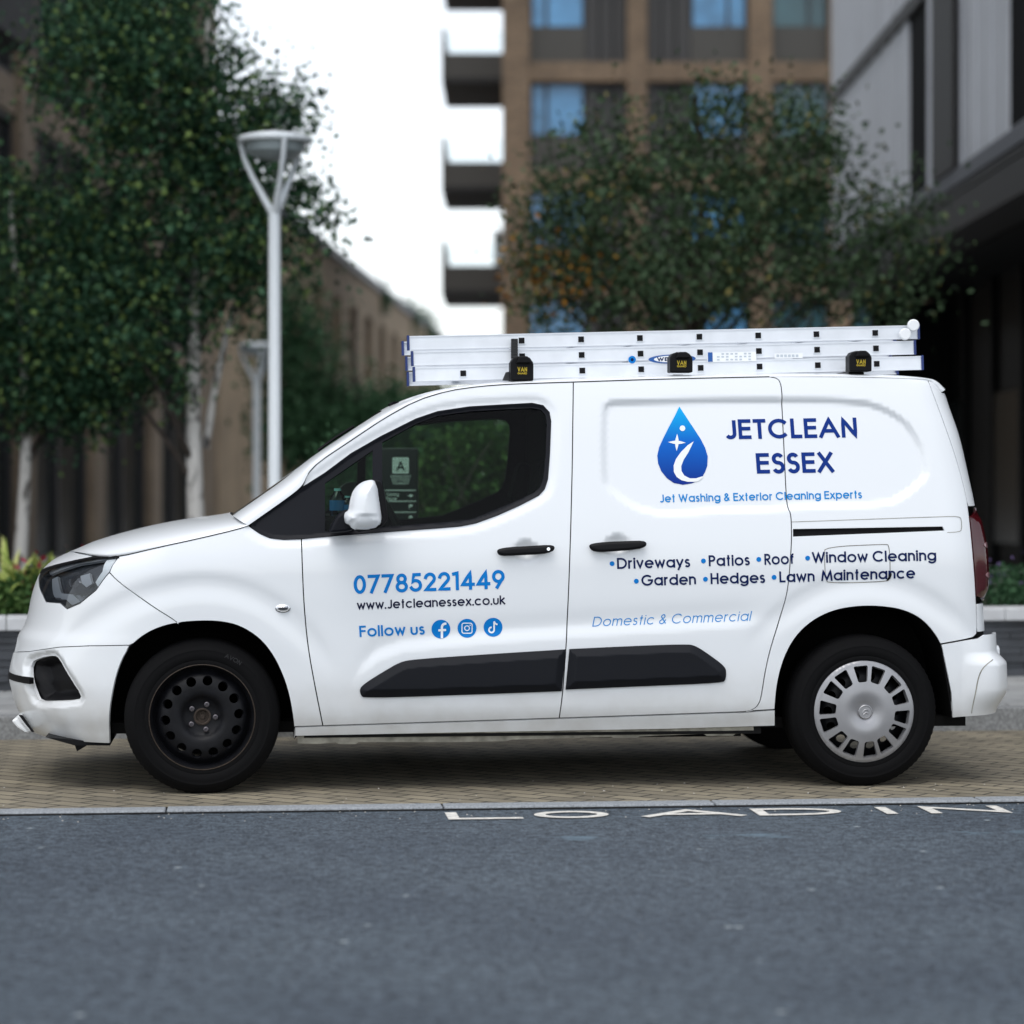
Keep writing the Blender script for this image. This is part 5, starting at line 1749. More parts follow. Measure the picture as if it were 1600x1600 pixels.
pp = np.stack([a[0] + p[:, 0] / W * (b[0] - a[0]), np.full(len(p), -0.0045), a[1] + p[:, 1] * 15 * SD / FPX], 1)
flat_mesh('sign_emblem_letter', pp, np.tile([0, -1.0, 0], (len(p), 1)), t, M['sign_black'], sign)

def street_lamp(px_, dep, top_py, head_w_px, pole_px, label):
    q = at_depth(px_, HOR, dep)
    m = dep / FPX
    htop = CAM[2] + (HOR - top_py) * m - 0.114
    r = head_w_px * m / 2
    rp = pole_px * m / 2
    L = thing('street_lamp', label, 'street lamp', (float(q[0]), float(q[1]), 0.114), -ANG + 0.35, group='white post top lamps')
    zy = htop - r * 2.0                      # where the arms leave the post
    mb = MB(); mb.tube([(0, 0, 0), (0, 0, 0.9), (0, 0, 0.92), (0, 0, zy)], [rp * 1.35, rp * 1.35, rp, rp * 0.95], 20)
    mb.build('post', M['lamp_post'], L)
    for k in range(3):
        t = 2 * PI * k / 3 + 0.55
        c, s = math.cos(t), math.sin(t)
        mb = MB()
        pts = [(0.2 * rp * c, 0.2 * rp * s, zy - r * 0.25), (0.30 * r * c, 0.30 * r * s, zy + r * 0.22), (0.62 * r * c, 0.62 * r * s, zy + r * 0.80), (0.85 * r * c, 0.85 * r * s, zy + r * 1.32), (0.96 * r * c, 0.96 * r * s, zy + r * 1.78)]
        mb.tube(pts, [rp * .62, rp * .55, rp * .45, rp * .42, rp * .42], 10)
        mb.build('arm', M['lamp_post'], L)
    mb = MB(); mb.lathe([(r * 0.99, htop - r * 0.26), (r * 1.01, htop - r * 0.18), (r * 0.97, htop - r * 0.11), (r * .6, htop - r * .02), (0.001, htop)], 40)
    mb.lathe([(r * 0.99, htop - r * 0.26), (r * 0.80, htop - r * 0.27)], 40)
    mb.build('lamp_canopy', M['lamp_post'], L)
    mb = MB(); mb.lathe([(r * 0.82, htop - r * 0.27), (r * 0.78, htop - r * 0.52), (r * .55, htop - r * .70), (0.001, htop - r * .78)], 32)
    mb.build('diffuser', M['lamp_glass'], L)
    return L
street_lamp(429, 18.4, 208, 114, 20, 'tall white post top lamp rising just above the bonnet, the nearer of two')
street_lamp(401, 36.5, 535, 56, 12, 'smaller looking white post top lamp farther back, beside the nearer lamp post')

# ------------------------------------------------------------------ foliage
def leaf_mat(name, cols, trans=0.25):
    m = bpy.data.materials.new(name)
    m.use_nodes = True
    t = m.node_tree
    b = t.nodes['Principled BSDF']
    g = t.nodes.new('ShaderNodeNewGeometry')
    r = t.nodes.new('ShaderNodeValToRGB')
    e = r.color_ramp.elements
    while len(e) < len(cols): e.new(0.5)
    for i, (p, c) in enumerate(cols):
        e[i].position = p; e[i].color = (*c, 1)
    t.links.new(g.outputs['Random Per Island'], r.inputs[0])
    t.links.new(r.outputs[0], b.inputs['Base Color'])
    b.inputs['Roughness'].default_value = 0.55
    b.inputs['Specular IOR Level'].default_value = 0.15
    tr = t.nodes.new('ShaderNodeBsdfTranslucent')
    t.links.new(r.outputs[0], tr.inputs[0])
    mx = t.nodes.new('ShaderNodeMixShader'); mx.inputs[0].default_value = trans
    t.links.new(b.outputs[0], mx.inputs[1]); t.links.new(tr.outputs[0], mx.inputs[2])
    t.links.new(mx.outputs[0], t.nodes['Material Output'].inputs[0])
    return m
M['leaf_birch'] = leaf_mat('birch_leaf', [(0, (0.010, 0.030, 0.016)), (0.5, (0.022, 0.062, 0.032)), (0.80, (0.072, 0.165, 0.090)), (0.975, (0.17, 0.25, 0.07))])
M['leaf_right'] = leaf_mat('mixed_leaf', [(0, (0.018, 0.036, 0.016)), (0.5, (0.042, 0.076, 0.036)), (0.94, (0.100, 0.165, 0.090)), (0.99, (0.20, 0.17, 0.05))])
M['leaf_orange'] = leaf_mat('autumn_leaf', [(0, (0.16, 0.07, 0.015)), (0.5, (0.28, 0.12, 0.02)), (1, (0.36, 0.20, 0.03))])
M['leaf_bush'] = leaf_mat('bush_leaf', [(0, (0.018, 0.050, 0.024)), (0.6, (0.045, 0.105, 0.05)), (1, (0.085, 0.18, 0.09))])
M['leaf_green'] = leaf_mat('fresh_leaf', [(0, (0.018, 0.045, 0.012)), (0.5, (0.045, 0.10, 0.028)), (1, (0.12, 0.20, 0.06))])
M['leaf_strap'] = leaf_mat('strap_leaf', [(0, (0.20, 0.28, 0.06)), (0.5, (0.36, 0.43, 0.11)), (1, (0.52, 0.54, 0.22))])
M['flower_red'] = pm('red_flower', (0.25, 0.02, 0.04), 0.6)
M['flower_purple'] = pm('lavender_flower', (0.16, 0.11, 0.26), 0.7)
M['bark'] = pm('branch_bark', (0.05, 0.04, 0.033), 0.9, vary=(20, 0.4))
def birch_bark():
    m = pm('birch_bark', (0.45, 0.44, 0.42), 0.8)
    t = m.node_tree; b = t.nodes['Principled BSDF']
    tc = t.nodes.new('ShaderNodeTexCoord'); mp = t.nodes.new('ShaderNodeMapping'); mp.inputs['Scale'].default_value = (5, 5, 2.2)
    n = t.nodes.new('ShaderNodeTexNoise'); n.inputs['Scale'].default_value = 2.4; n.inputs['Detail'].default_value = 6
    r = t.nodes.new('ShaderNodeValToRGB'); e = r.color_ramp.elements
    e[0].position = 0.36; e[0].color = (0.06, 0.055, 0.05, 1); e[1].position = 0.48; e[1].color = (0.58, 0.57, 0.54, 1)
    t.links.new(tc.outputs['Object'], mp.inputs[0]); t.links.new(mp.outputs[0], n.inputs['Vector']); t.links.new(n.outputs[0], r.inputs[0]); t.links.new(r.outputs[0], b.inputs['Base Color'])
    return m
M['birch'] = birch_bark()

def leaves_mesh(name, cen, size, mats, parent, mat_idx=None, up_bias=0.3):
    """many small folded leaves centred on cen (N,3)"""
    n = len(cen)
    d = RNG.normal(size=(n, 3)); d[:, 2] -= up_bias; d /= np.linalg.norm(d, axis=1)[:, None]
    e = RNG.normal(size=(n, 3)); e -= (e * d).sum(1)[:, None] * d; e /= np.linalg.norm(e, axis=1)[:, None]
    s = size * RNG.uniform(0.65, 1.3, n)[:, None]
    nn = np.cross(d, e)
    a = cen - d * s * 0.5
    b = cen + e * s * 0.34 + nn * s * 0.08
    c = cen + d * s * 0.55
    f = cen - e * s * 0.34 + nn * s * 0.08
    V = np.stack([a, b, c, f], 1).reshape(-1, 3)
    me = bpy.data.meshes.new(name)
    me.vertices.add(4 * n); me.vertices.foreach_set('co', V.astype(np.float32).ravel())
    me.loops.add(4 * n); me.loops.foreach_set('vertex_index', np.arange(4 * n, dtype=np.int32))
    me.polygons.add(n); me.polygons.foreach_set('loop_start', np.arange(0, 4 * n, 4, dtype=np.int32))
    me.update(calc_edges=True)
    if mat_idx is not None:
        me.polygons.foreach_set('material_index', mat_idx.astype(np.int32))
    me.validate()
    return link(name, me, mats, parent)

def envelope_clumps(blobs, n_clumps, leaves_per, spread, rng=RNG):
    """clump centres inside a union of ellipsoids (cx, cy, cz, rx, ry, rz, weight), leaves scattered about them"""
    w = np.array([b[6] for b in blobs], float); w /= w.sum()
    k = rng.choice(len(blobs), n_clumps, p=w)
    B = np.array([b[:6] for b in blobs])[k]
    d = rng.normal(size=(n_clumps, 3)); d /= np.linalg.norm(d, axis=1)[:, None]
    r = rng.uniform(0.1, 1.0, n_clumps)**0.45
    c = B[:, :3] + d * r[:, None] * B[:, 3:6]
    m = rng.poisson(leaves_per, n_clumps)
    idx = np.repeat(np.arange(n_clumps), m)
    p = c[idx] + rng.normal(size=(len(idx), 3)) * spread * rng.uniform(0.5, 1.4, n_clumps)[idx][:, None]
    p[:, 2] -= np.abs(rng.normal(size=len(idx))) * spread * 0.5
    return c, p, idx

def tree(label, px_, dep, blobs_px, n_cl, per, spread, leaf, lmat, bark, trunk_px, base_z=PL_TOP, name='birch_tree', limbs=8, extra=None, orange=None, trunk_path=None, group=None, cat='tree', zone=None):
    """blobs_px: (px, py, half width px, half height px, weight) at this depth; crown depth follows the width"""
    q = at_depth(px_, HOR, dep)
    m = dep / FPX
    T = thing(name, label, cat, (float(q[0]), float(q[1]), base_z), -ANG, group=group)
    def loc(p, y):      # picture point -> tree frame (x right, z up)
        return ((p - px_) * m, CAM[2] + (HOR - y) * m - base_z)
    blobs = []
    for (bx, by_, hw, hh, w) in blobs_px:
        x, z = loc(bx, by_)
        blobs.append((x, RNG.uniform(-0.2, 0.2) * hw * m, z, hw * m, hw * m * 0.8, hh * m, w))
    c, p, idx = envelope_clumps(blobs, n_cl, per, spread)
    mi = None
    mats = [lmat]
    if orange is not None:
        ox, oz = loc(orange[0], orange[1])
        dd = np.hypot(c[:, 0] - ox, c[:, 2] - oz) / (orange[2] * m)
        flag = (dd < 1) & (RNG.random(len(c)) < 0.28)
        mi = (flag[idx] & (RNG.random(len(idx)) < 0.7)).astype(int)
        mats = [lmat, M['leaf_orange']]
    # trunk
    r0 = trunk_px * m / 2
    top = max(b[2] for b in blobs)
    path = trunk_path or [(px_, None)]
    mb = MB()
    z_top = top
    pts, rad = [], []
    n = 12
    for i in range(n):
        f = i / (n - 1)
        pts.append((math.sin(f * 5 + px_) * 0.035 * (1 + f), math.cos(f * 4.0 + px_) * 0.03, z_top * f))
        rad.append(r0 * (1.15 - 0.95 * f) + 0.006)
    mb.tube(pts, rad, 12)
    mb.build('trunk', bark, T)
    mb = MB()
    # limbs reach from the trunk towards clumps
    sel = RNG.choice(len(c), min(limbs, len(c)), replace=False)
    for k in sel:
        tip = Vector(c[k])
        zz = max(0.3 * tip.z, tip.z - 0.9 * math.hypot(tip.x, tip.y) - 0.25)
        zz = min(zz, z_top * 0.93)
        f = zz / z_top
        st_ = Vector((math.sin(f * 5 + px_) * 0.035 * (1 + f), math.cos(f * 4 + px_) * 0.03, zz))
        mid = st_.lerp(tip, 0.5) + Vector((0, 0, 0.08))
        rr = max(0.008, (r0 * (1.15 - 0.95 * f)) * 0.42)
        mb.tube([st_, mid, tip], [rr, rr * 0.6, 0.005], 6)
    mb.build('limbs', M['bark'], T)
    if extra:
        for e in extra:
            mb = MB()
            pp = [loc(a, b) for a, b in e[0]]
            mb.tube([(x, e[2] if len(e) > 2 else 0.1, z) for x, z in pp], e[1], 8)
            mb.build('stem', bark, T)
    leaves_mesh('crown', p, leaf, mats, T, mi)
    return T
tree('white barked birch with dense dark crown behind the bonnet, right of the other birch trunks', 311, 20.6,
     [(230, 120, 190, 150, 3), (250, 330, 200, 150, 3.2), (190, 20, 130, 110, 1.6), (330, 200, 95, 130, 1.3), (400, 215, 75, 70, .55), (450, 160, 45, 35, .18), (215, 490, 150, 110, 1.8), (365, 395, 75, 90, .8), (500, 325, 60, 22, .13), (455, 290, 40, 40, .2), (470, 405, 50, 50, .15), (180, 590, 130, 60, .7)],
     640, 50, 0.125, 0.056, M['leaf_birch'], M['birch'], 25, limbs=26, extra=[([(318, 700), (335, 600), (352, 520), (364, 470)], [0.035, 0.03, 0.026, 0.018])])
tree('slender white barked birch at the far left edge behind the van nose', 31, 20.9,
     [(60, 430, 140, 150, 2.6), (30, 570, 130, 100, 1.6), (110, 600, 90, 70, .9), (150, 500, 120, 100, 1.2), (-60, 420, 120, 180, 1.3), (20, 300, 70, 60, .35)],
     360, 50, 0.125, 0.056, M['leaf_birch'], M['birch'], 19, limbs=20)
tree('broad leafy tree half bare of leaves behind the ladders, with a tuft of orange leaves', 1085, 22.0,
     [(1080, 330, 230, 120, 3), (960, 250, 120, 110, 0.9), (1190, 250, 140, 110, 1.3), (1100, 430, 300, 80, 3.0), (890, 420, 110, 90, 1.4), (1290, 330, 110, 80, 0.9), (1400, 325, 70, 40, .32), (1340, 430, 100, 70, .7), (1110, 150, 70, 60, .4), (1260, 220, 60, 60, .35), (1450, 380, 40, 40, .12), (850, 300, 55, 90, .35), (1345, 245, 28, 25, .08)],
     420, 48, 0.15, 0.058, M['leaf_right'], M['bark'], 26, name='broadleaf_tree', limbs=40, orange=(845, 405, 62))
tree('dark rounded shrub right of the lamp posts, between bonnet and brick wing', 560, 40.0,
     [(462, 590, 48, 120, 1.3), (500, 665, 90, 60, 1.6), (585, 655, 80, 48, 1.1), (450, 480, 35, 70, .35)],
     260, 50, 0.24, 0.10, M['leaf_bush'], M['bark'], 16, base_z=0.114, name='garden_shrub', limbs=12, cat='shrub', group='shrubs behind the van')
tree('dark shrub behind the windscreen, under the brick wing windows', 650, 46.0,
     [(640, 665, 110, 45, 2), (720, 670, 100, 40, 1.5)],
     160, 46, 0.30, 0.12, M['leaf_bush'], M['bark'], 10, base_z=0.114, name='garden_shrub', limbs=8, cat='shrub', group='shrubs behind the van')
tree('bright green leafy shrub in the planter, seen through the cab windows', 735, 16.9,
     [(735, 720, 90, 70, 2), (790, 740, 70, 60, 1.4), (690, 760, 60, 60, 1.0), (740, 800, 130, 50, 2)],
     150, 40, 0.10, 0.05, M['leaf_green'], M['bark'], 7, name='garden_shrub', limbs=14, cat='shrub', group='shrubs behind the van', extra=[([(715, 790), (735, 745), (752, 715), (770, 690)], 0.006, -0.45), ([(700, 700), (712, 740), (735, 800)], 0.005, -0.45)])
tree('dim green shrub in the planter, left of the direction sign behind the cab', 560, 17.2,
     [(560, 770, 70, 60, 2), (520, 790, 60, 40, 1)],
     70, 40, 0.10, 0.05, M['leaf_bush'], M['bark'], 7, name='garden_shrub', limbs=8, cat='shrub', group='shrubs behind the van')

# strap leaved plants and red flowers at the left, lavender at the right
def strap_plant(px_, dep, label, n, ln, mat, name='strap_leaf_plant', w=0.022, spread=1.0, group='strap leaved plants in the planter'):
    q = at_depth(px_, HOR, dep)
    T = thing(name, label, 'plant', (float(q[0]), float(q[1]), PL_TOP), RNG.uniform(0, 6), group=group)
    V, F = [], []
    for k in range(n):
        a = RNG.uniform(0, 2 * PI); l = ln * RNG.uniform(0.6, 1.15); lean = RNG.uniform(0.6, 1.4) * spread
        c, s = math.cos(a), math.sin(a)
        i0 = len(V)
        m = 7
        for j in range(m):
            f = j / (m - 1)
            rr = l * lean * f * 0.8
            zz = l * (f - 0.55 * lean * f * f)
            ww = w * (1 - f**2) * 0.5 + 0.001
            V.append((rr * c - s * ww, rr * s + c * ww, zz)); V.append((rr * c + s * ww, rr * s - c * ww, zz))
        F += [(i0 + 2 * j, i0 + 2 * j + 1, i0 + 2 * j + 3, i0 + 2 * j + 2) for j in range(m - 1)]
    mb = MB(); mb.add(V, F, True); mb.build('leaves', mat, T, fix=False)
    return T
strap_plant(62, 16.4, 'yellow green strap leaved plant spilling over the planter nearest the headlight', 80, 0.72, M['leaf_strap'], w=0.05)
strap_plant(10, 16.6, 'yellow green strap leaved plant at the left edge of the planter', 80, 0.72, M['leaf_strap'], w=0.05)
strap_plant(110, 17.2, 'yellow green strap leaved plant behind the bonnet front edge', 60, 0.62, M['leaf_strap'], w=0.045)
def mound(px_, dep, label, rw, rh, n, lsize, mat, name, cat, fl=None, group=None):
    q = at_depth(px_, HOR, dep)
    T = thing(name, label, cat, (float(q[0]), float(q[1]), PL_TOP), -ANG, group=group)
    d = RNG.normal(size=(n, 3)); d /= np.linalg.norm(d, axis=1)[:, None]
    p = d * (RNG.random(n)**0.4)[:, None] * [rw, rw, rh]; p[:, 2] = np.abs(p[:, 2])
    leaves_mesh('foliage', p, lsize, [mat], T)
    if fl:
        k = RNG.integers(0, n, fl[1])
        pp = p[k] * [1, 1, 1] + [0, 0, 0.10] + RNG.normal(size=(fl[1], 3)) * 0.05
        leaves_mesh('flowers', pp, fl[2], [fl[0]], T)['kind'] = 'stuff'
    return T
mound(28, 16.0, 'low green ground plant by the coping beside the van nose', 0.42, 0.28, 1500, 0.05, M['leaf_green'], 'flowering_plant', 'plant', None, 'low plants in the planter')
mound(75, 16.2, 'low green plant with red flowers in front of the birch', 0.35, 0.38, 1200, 0.05, M['leaf_green'], 'flowering_plant', 'plant', (M['flower_red'], 40, 0.05), 'low plants in the planter')
mound(1575, 17.2, 'grey green lavender with purple flowers behind the tail light', 0.40, 0.34, 1500, 0.045, M['leaf_bush'], 'lavender_plant', 'plant', (M['flower_purple'], 34, 0.03), 'lavender in the planter')
mound(1640, 17.2, 'grey green lavender with purple flowers at the right edge', 0.36, 0.32, 1200, 0.045, M['leaf_bush'], 'lavender_plant', 'plant', (M['flower_purple'], 30, 0.03), 'lavender in the planter')

# ------------------------------------------------------------------ buildings
def brick_mat(name, c1, c2, mortar, scale=4.4):
    m = bpy.data.materials.new(name); m.use_nodes = True
    t = m.node_tree; b = t.nodes['Principled BSDF']
    tc = t.nodes.new('ShaderNodeTexCoord')
    s = t.nodes.new('ShaderNodeSeparateXYZ'); t.links.new(tc.outputs['Object'], s.inputs[0])
    ad = t.nodes.new('ShaderNodeMath'); ad.operation = 'ADD'; t.links.new(s.outputs['X'], ad.inputs[0]); t.links.new(s.outputs['Y'], ad.inputs[1])
    cb = t.nodes.new('ShaderNodeCombineXYZ'); t.links.new(ad.outputs[0], cb.inputs['X']); t.links.new(s.outputs['Z'], cb.inputs['Y'])
    br = t.nodes.new('ShaderNodeTexBrick'); br.inputs['Scale'].default_value = scale
    br.inputs['Color1'].default_value = (*c1, 1); br.inputs['Color2'].default_value = (*c2, 1); br.inputs['Mortar'].default_value = (*mortar, 1)
    br.inputs['Mortar Size'].default_value = 0.03
    t.links.new(cb.outputs[0], br.inputs['Vector'])
    n = t.nodes.new('ShaderNodeTexNoise'); n.inputs['Scale'].default_value = 0.9; n.inputs['Detail'].default_value = 8
    t.links.new(tc.outputs['Object'], n.inputs['Vector'])
    r = t.nodes.new('ShaderNodeValToRGB'); r.color_ramp.elements[0].position = .3; r.color_ramp.elements[0].color = (.7, .7, .7, 1); r.color_ramp.elements[1].position = .7; r.color_ramp.elements[1].color = (1.15, 1.15, 1.15, 1)
    t.links.new(n.outputs[0], r.inputs[0])
    mu = t.nodes.new('ShaderNodeMix'); mu.data_type = 'RGBA'; mu.blend_type = 'MULTIPLY'; mu.inputs['Factor'].default_value = 1
    t.links.new(br.outputs[0], mu.inputs['A']); t.links.new(r.outputs[0], mu.inputs['B']); t.links.new(mu.outputs['Result'], b.inputs['Base Color'])
    b.inputs['Roughness'].default_value = 0.85
    return m
M['brick'] = brick_mat('buff_brick', (0.225, 0.150, 0.088), (0.125, 0.085, 0.053), (0.15, 0.118, 0.088))
M['brick2'] = brick_mat('pale_buff_brick', (0.21, 0.155, 0.10), (0.15, 0.11, 0.072), (0.16, 0.13, 0.10))
M['brick3'] = brick_mat('tan_wing_brick', (0.34, 0.25, 0.155), (0.26, 0.19, 0.12), (0.25, 0.20, 0.14))
M['win_blue'] = pm('sky_blue_glazing', (0.085, 0.26, 0.47), 0.12, spec=0.5, vary=(0.55, 0.6))  # reflected sky and clouds painted into the pane colour
M['win_teal'] = pm('teal_glazing', (0.03, 0.085, 0.10), 0.12, spec=0.5, vary=(0.5, 0.5))
M['win_dark'] = pm('dark_glazing', (0.008, 0.012, 0.013), 0.25, spec=0.25)
M['frame_dark'] = pm('dark_window_frame', (0.02, 0.02, 0.022), 0.5)
M['clad_grey'] = pm('brown_grey_cladding', (0.048, 0.045, 0.038), 0.6)
M['clad_dark'] = pm('dark_grey_cladding', (0.032, 0.031, 0.030), 0.6)
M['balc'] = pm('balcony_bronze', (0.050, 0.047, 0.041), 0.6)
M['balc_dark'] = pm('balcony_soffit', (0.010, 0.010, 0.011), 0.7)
M['void'] = pm('unlit_window', (0.004, 0.0045, 0.005), 0.7, spec=0.04)
M['rail_glass'] = glass_mat('balcony_glass', (0.90, 0.93, 0.94))
M['zinc'] = pm('zinc_panel', (0.50, 0.53, 0.58), 0.5, vary=(0.7, 0.08))
M['zinc_dark'] = pm('dark_metal_fin', (0.013, 0.012, 0.012), 0.55, spec=0.25)
M['shop'] = pm('shopfront_dark', (0.004, 0.0045, 0.005), 0.5, spec=0.1)
M['roofgrey'] = pm('grey_roof_metal', (0.10, 0.11, 0.13), 0.6)

def frame_at(px_, dep, rz=0.0):
    q = at_depth(px_, HOR, dep)
    return (float(q[0]), float(q[1]), 0.0), -ANG + rz
# --- middle apartment block, facing the camera
DB = 70.0
mB = DB / FPX
loc, rz = frame_at(785, DB)
blk = thing('apartment_building', 'tall brown brick apartment block with blue windows and corner balconies', 'building', loc, rz)
X = lambda p: (p - 785) * mB
Zp = lambda y: CAM[2] + (HOR - y) * mB
FL = 170.0
walls = MB()
piers = [(785, 828), (980, 1011), (1170, 1207), (1296, 1330), (1420, 1452), (1540, 1600)]
for a, b in piers:
    walls.box(X(a), X(b), 0.0, 0.6, 0, Zp(-420))
rowy = [126 + FL * k for k in range(-3, 4)]
for y in rowy:                                     # brick bands between storeys (bottom edge at y)
    for (a0, a1), (b0, b1) in zip(piers[:-1], piers[1:]):
        walls.box(X(a1), X(b0), 0.05, 0.6, Zp(y), Zp(y - 30))
walls.box(X(785), X(785) + 0.6, 0.61, 14, 0, Zp(-420))
walls.box(X(785), X(1600), 13.5, 14, 0, Zp(-420))
walls.box(X(785) + 0.61, X(1600), 0.9, 13.4, Zp(-422), Zp(-420))
walls.build('wall', M['brick'], blk)
for ri, y in enumerate(rowy):
    for (a, b, kind) in ((828, 915, 'b'), (1080, 1169, 'b'), (1207, 1296, 't'), (1330, 1420, 't')):
        if y + 4 > 620: continue
        wf = MB()
        ztop, zbot = Zp(y + 4), Zp(y + 82)
        fr = 0.07
        mid = a + (b - a) * (0.30 if a == 828 else 0.66)
        for (c0, c1) in ((a + 1, a + 4), (b - 4, b - 1), (mid - 2.5, mid + 2.5)):
            wf.box(X(c0), X(c1), 0.30, 0.40, zbot, ztop)
        wf.box(X(a + 1), X(b - 1), 0.302, 0.398, zbot - 0.03, zbot)
        wf.box(X(a + 1), X(b - 1), 0.302, 0.398, ztop, ztop + 0.05)
        w_ = wf.build('window', M['frame_dark'], blk)
        gp = MB(); gp.box(X(a + 4), X(mid - 2.5), 0.36, 0.38, zbot, ztop); gp.box(X(mid + 2.5), X(b - 4), 0.36, 0.38, zbot, ztop)
        dark = kind == 't'
        gp.build('pane', M['win_blue'] if not dark else M['win_teal'], w_)
        sp = MB(); sp.box(X(a), X(b), 0.28, 0.50, Zp(y + 140.5), zbot - 0.031)
        sp.build('spandrel_panel', M['clad_grey'], blk)
    for (a, b) in ((915, 980), (1011, 1080)):
        if y + 4 > 620: continue
        sp = MB()
        n = 3
        for k in range(n):
            c0 = a + (b - a) * k / n; c1 = a + (b - a) * (k + 1) / n
            sp.box(X(c0) + .02, X(c1) - .02, 0.30 + 0.05 * (k % 2), 0.52, Zp(y + 140.5), Zp(y - 0) - 0.01)
        sp.build('cladding_panel', M['clad_dark'], blk)
core = MB(); core.box(X(785) + 0.65, X(1600), 0.62, 0.66, 0, Zp(-420)); core.build('inner_wall', M['clad_dark'], blk)
# balconies on its left flank
for k, ytop in enumerate((-118, 43, 213, 375)):
    y0 = ytop + 40; y1 = ytop + 78
    near, far = 5.2, 10.2
    dn = DB + near
    mn = dn / FPX
    zt, zf, zb = CAM[2] + (HOR - ytop) * mn, CAM[2] + (HOR - y0) * mn, CAM[2] + (HOR - y1) * mn
    xl = (690 - 785 - 0) * mn + (785 - 800) * (mn - mB)
    xr_ = -0.003
    bm_ = MB()
    bm_.box(xl, xr_, near, near + 0.12, zb, zf)
    bm_.box(xl, xl + 0.10, near + 0.121, far, zb, zt - 0.0)
    bm_.box(xl, xl + 0.10, near - 0.05, near, zb, zt)
    bal = bm_.build('balcony', M['balc'], blk)
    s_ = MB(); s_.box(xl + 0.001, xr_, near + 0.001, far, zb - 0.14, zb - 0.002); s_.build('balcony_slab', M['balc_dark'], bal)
    g = MB(); g.box(xl + 0.11, xr_ - 0.02, near + 0.04, near + 0.06, zf, zt - 0.1); g.build('balcony_glass', M['rail_glass'], bal)
    if k == 3:
        d = MB(); d.box(-0.28, -0.04, near + 0.6, near + 3, zb, zt + 0.35); d.build('privacy_screen', M['balc'], bal)

# --- left brick building and its long receding wing
PHI = math.atan((1000 - 800) / FPX)                # its front runs towards this direction
def wall_dep(px_): return 37085.0 / (1000 - px_)
loc, rz = frame_at(505, 74.9, 0)
# frame with local +x along the front (away from the camera) and +y into the building (to the left)
q = at_depth(71, HOR, wall_dep(71))
q2 = at_depth(505, HOR, wall_dep(505))
dirv = (q2 - q)[:2] / np.linalg.norm((q2 - q)[:2])
rz_l = math.atan2(dirv[1], dirv[0])
left = thing('brick_building', 'dark glazed buff brick block behind the birches, stepping down to a long low wing', 'building', (float(q[0]), float(q[1]), 0), rz_l)
def LX(px_):
    w = at_depth(px_, HOR, wall_dep(px_))
    return float((w - q)[:2] @ dirv)
def LZ(px_, y): return CAM[2] + (HOR - y) * wall_dep(px_) / FPX
mb = MB()
xe = LX(330)
sp = 5.15
pier_x = [LX(45) + sp * k for k in range(-5, 4)]
TALL = 22.0
for x in pier_x:
    mb.box(x - 0.45, x + 0.45, 0, 0.24, 0, TALL)
for zf in (3.6, 6.9, 10.2, 13.5, 16.8, 20.1):
    for a, b in zip(pier_x[:-1], pier_x[1:]):
        mb.box(a + 0.45, b - 0.45, 0.08, 0.24, zf, zf + 0.55)
mb.box(pier_x[-1] + 0.45, xe + 1.0, 0.05, 0.9, 0, TALL)
mb.box(xe + 0.4, xe + 1.0, 0.91, 14, 0, TALL)
mb.build('wall', M['brick2'], left)
for zf in (0.15, 4.15, 7.45, 10.75, 14.05, 17.35):
    for a, b in zip(pier_x[:-1], pier_x[1:]):
        w = MB()
        top_ = (3.6 if zf < 1 else zf + 2.75)
        for xx in (a + 0.45, (a + b) / 2 - 0.05, b - 0.57):
            w.box(xx, xx + 0.1, 0.14, 0.22, zf, top_)
        w.box(a + 0.45, b - 0.45, 0.145, 0.215, zf + 0.01, zf + 0.09)
        w.box(a + 0.45, b - 0.45, 0.145, 0.215, top_ - 0.09, top_ - 0.01)
        wo_ = w.build('window', M['frame_dark'], left)
        g = MB(); g.box(a + 0.45, b - 0.45, 0.23, 0.25, zf, top_); g.build('pane', M['win_dark'], wo_)
# balconies at the left edge
for zf in (6.9, 10.2, 13.5):
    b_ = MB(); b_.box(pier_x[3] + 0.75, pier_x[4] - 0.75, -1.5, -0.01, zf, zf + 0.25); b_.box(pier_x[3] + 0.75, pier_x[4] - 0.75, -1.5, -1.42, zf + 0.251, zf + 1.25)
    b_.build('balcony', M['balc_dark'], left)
# wing
hB = LZ(480, 372)
xw0, xw1 = xe + 1.01, LX(690)
w = MB()
wins = []
x = xw0 + 2.5
while x < xw1 - 3:
    wins.append(x); x += 4.6
zs0, zs1 = LZ(550, 590), LZ(550, 478)
w.box(xw0, xw1, 0, 0.5, zs1, hB)
w.box(xw0, xw1, 0, 0.5, 0, zs0)
prev = xw0
for x in wins:
    w.box(prev, x, 0, 0.5, zs0, zs1); prev = x + 2.1
w.box(prev, xw1, 0, 0.5, zs0, zs1)
w.box(xw0, xw1, 0.51, 12, hB - 0.3, hB)
w.box(xw1 - 0.5, xw1, 0.51, 12, 0, hB - 0.31)
w.build('wing_wall', M['brick3'], left)
for x in wins:
    f = MB(); f.box(x, x + 0.1, 0.25, 0.35, zs0, zs1); f.box(x + 2.0, x + 2.1, 0.25, 0.35, zs0, zs1); f.box(x + 1.0, x + 1.1, 0.25, 0.35, zs0, zs1); f.box(x, x + 2.1, 0.255, 0.345, zs0 + 0.01, zs0 + 0.09); f.box(x, x + 2.1, 0.255, 0.345, zs1 - 0.09, zs1 - 0.01)
    fo = f.build('window', M['frame_dark'], left)
    g = MB(); g.box(x + .1, x + 2.0, 0.36, 0.38, zs0, zs1); g.build('pane', M['win_dark'], fo)
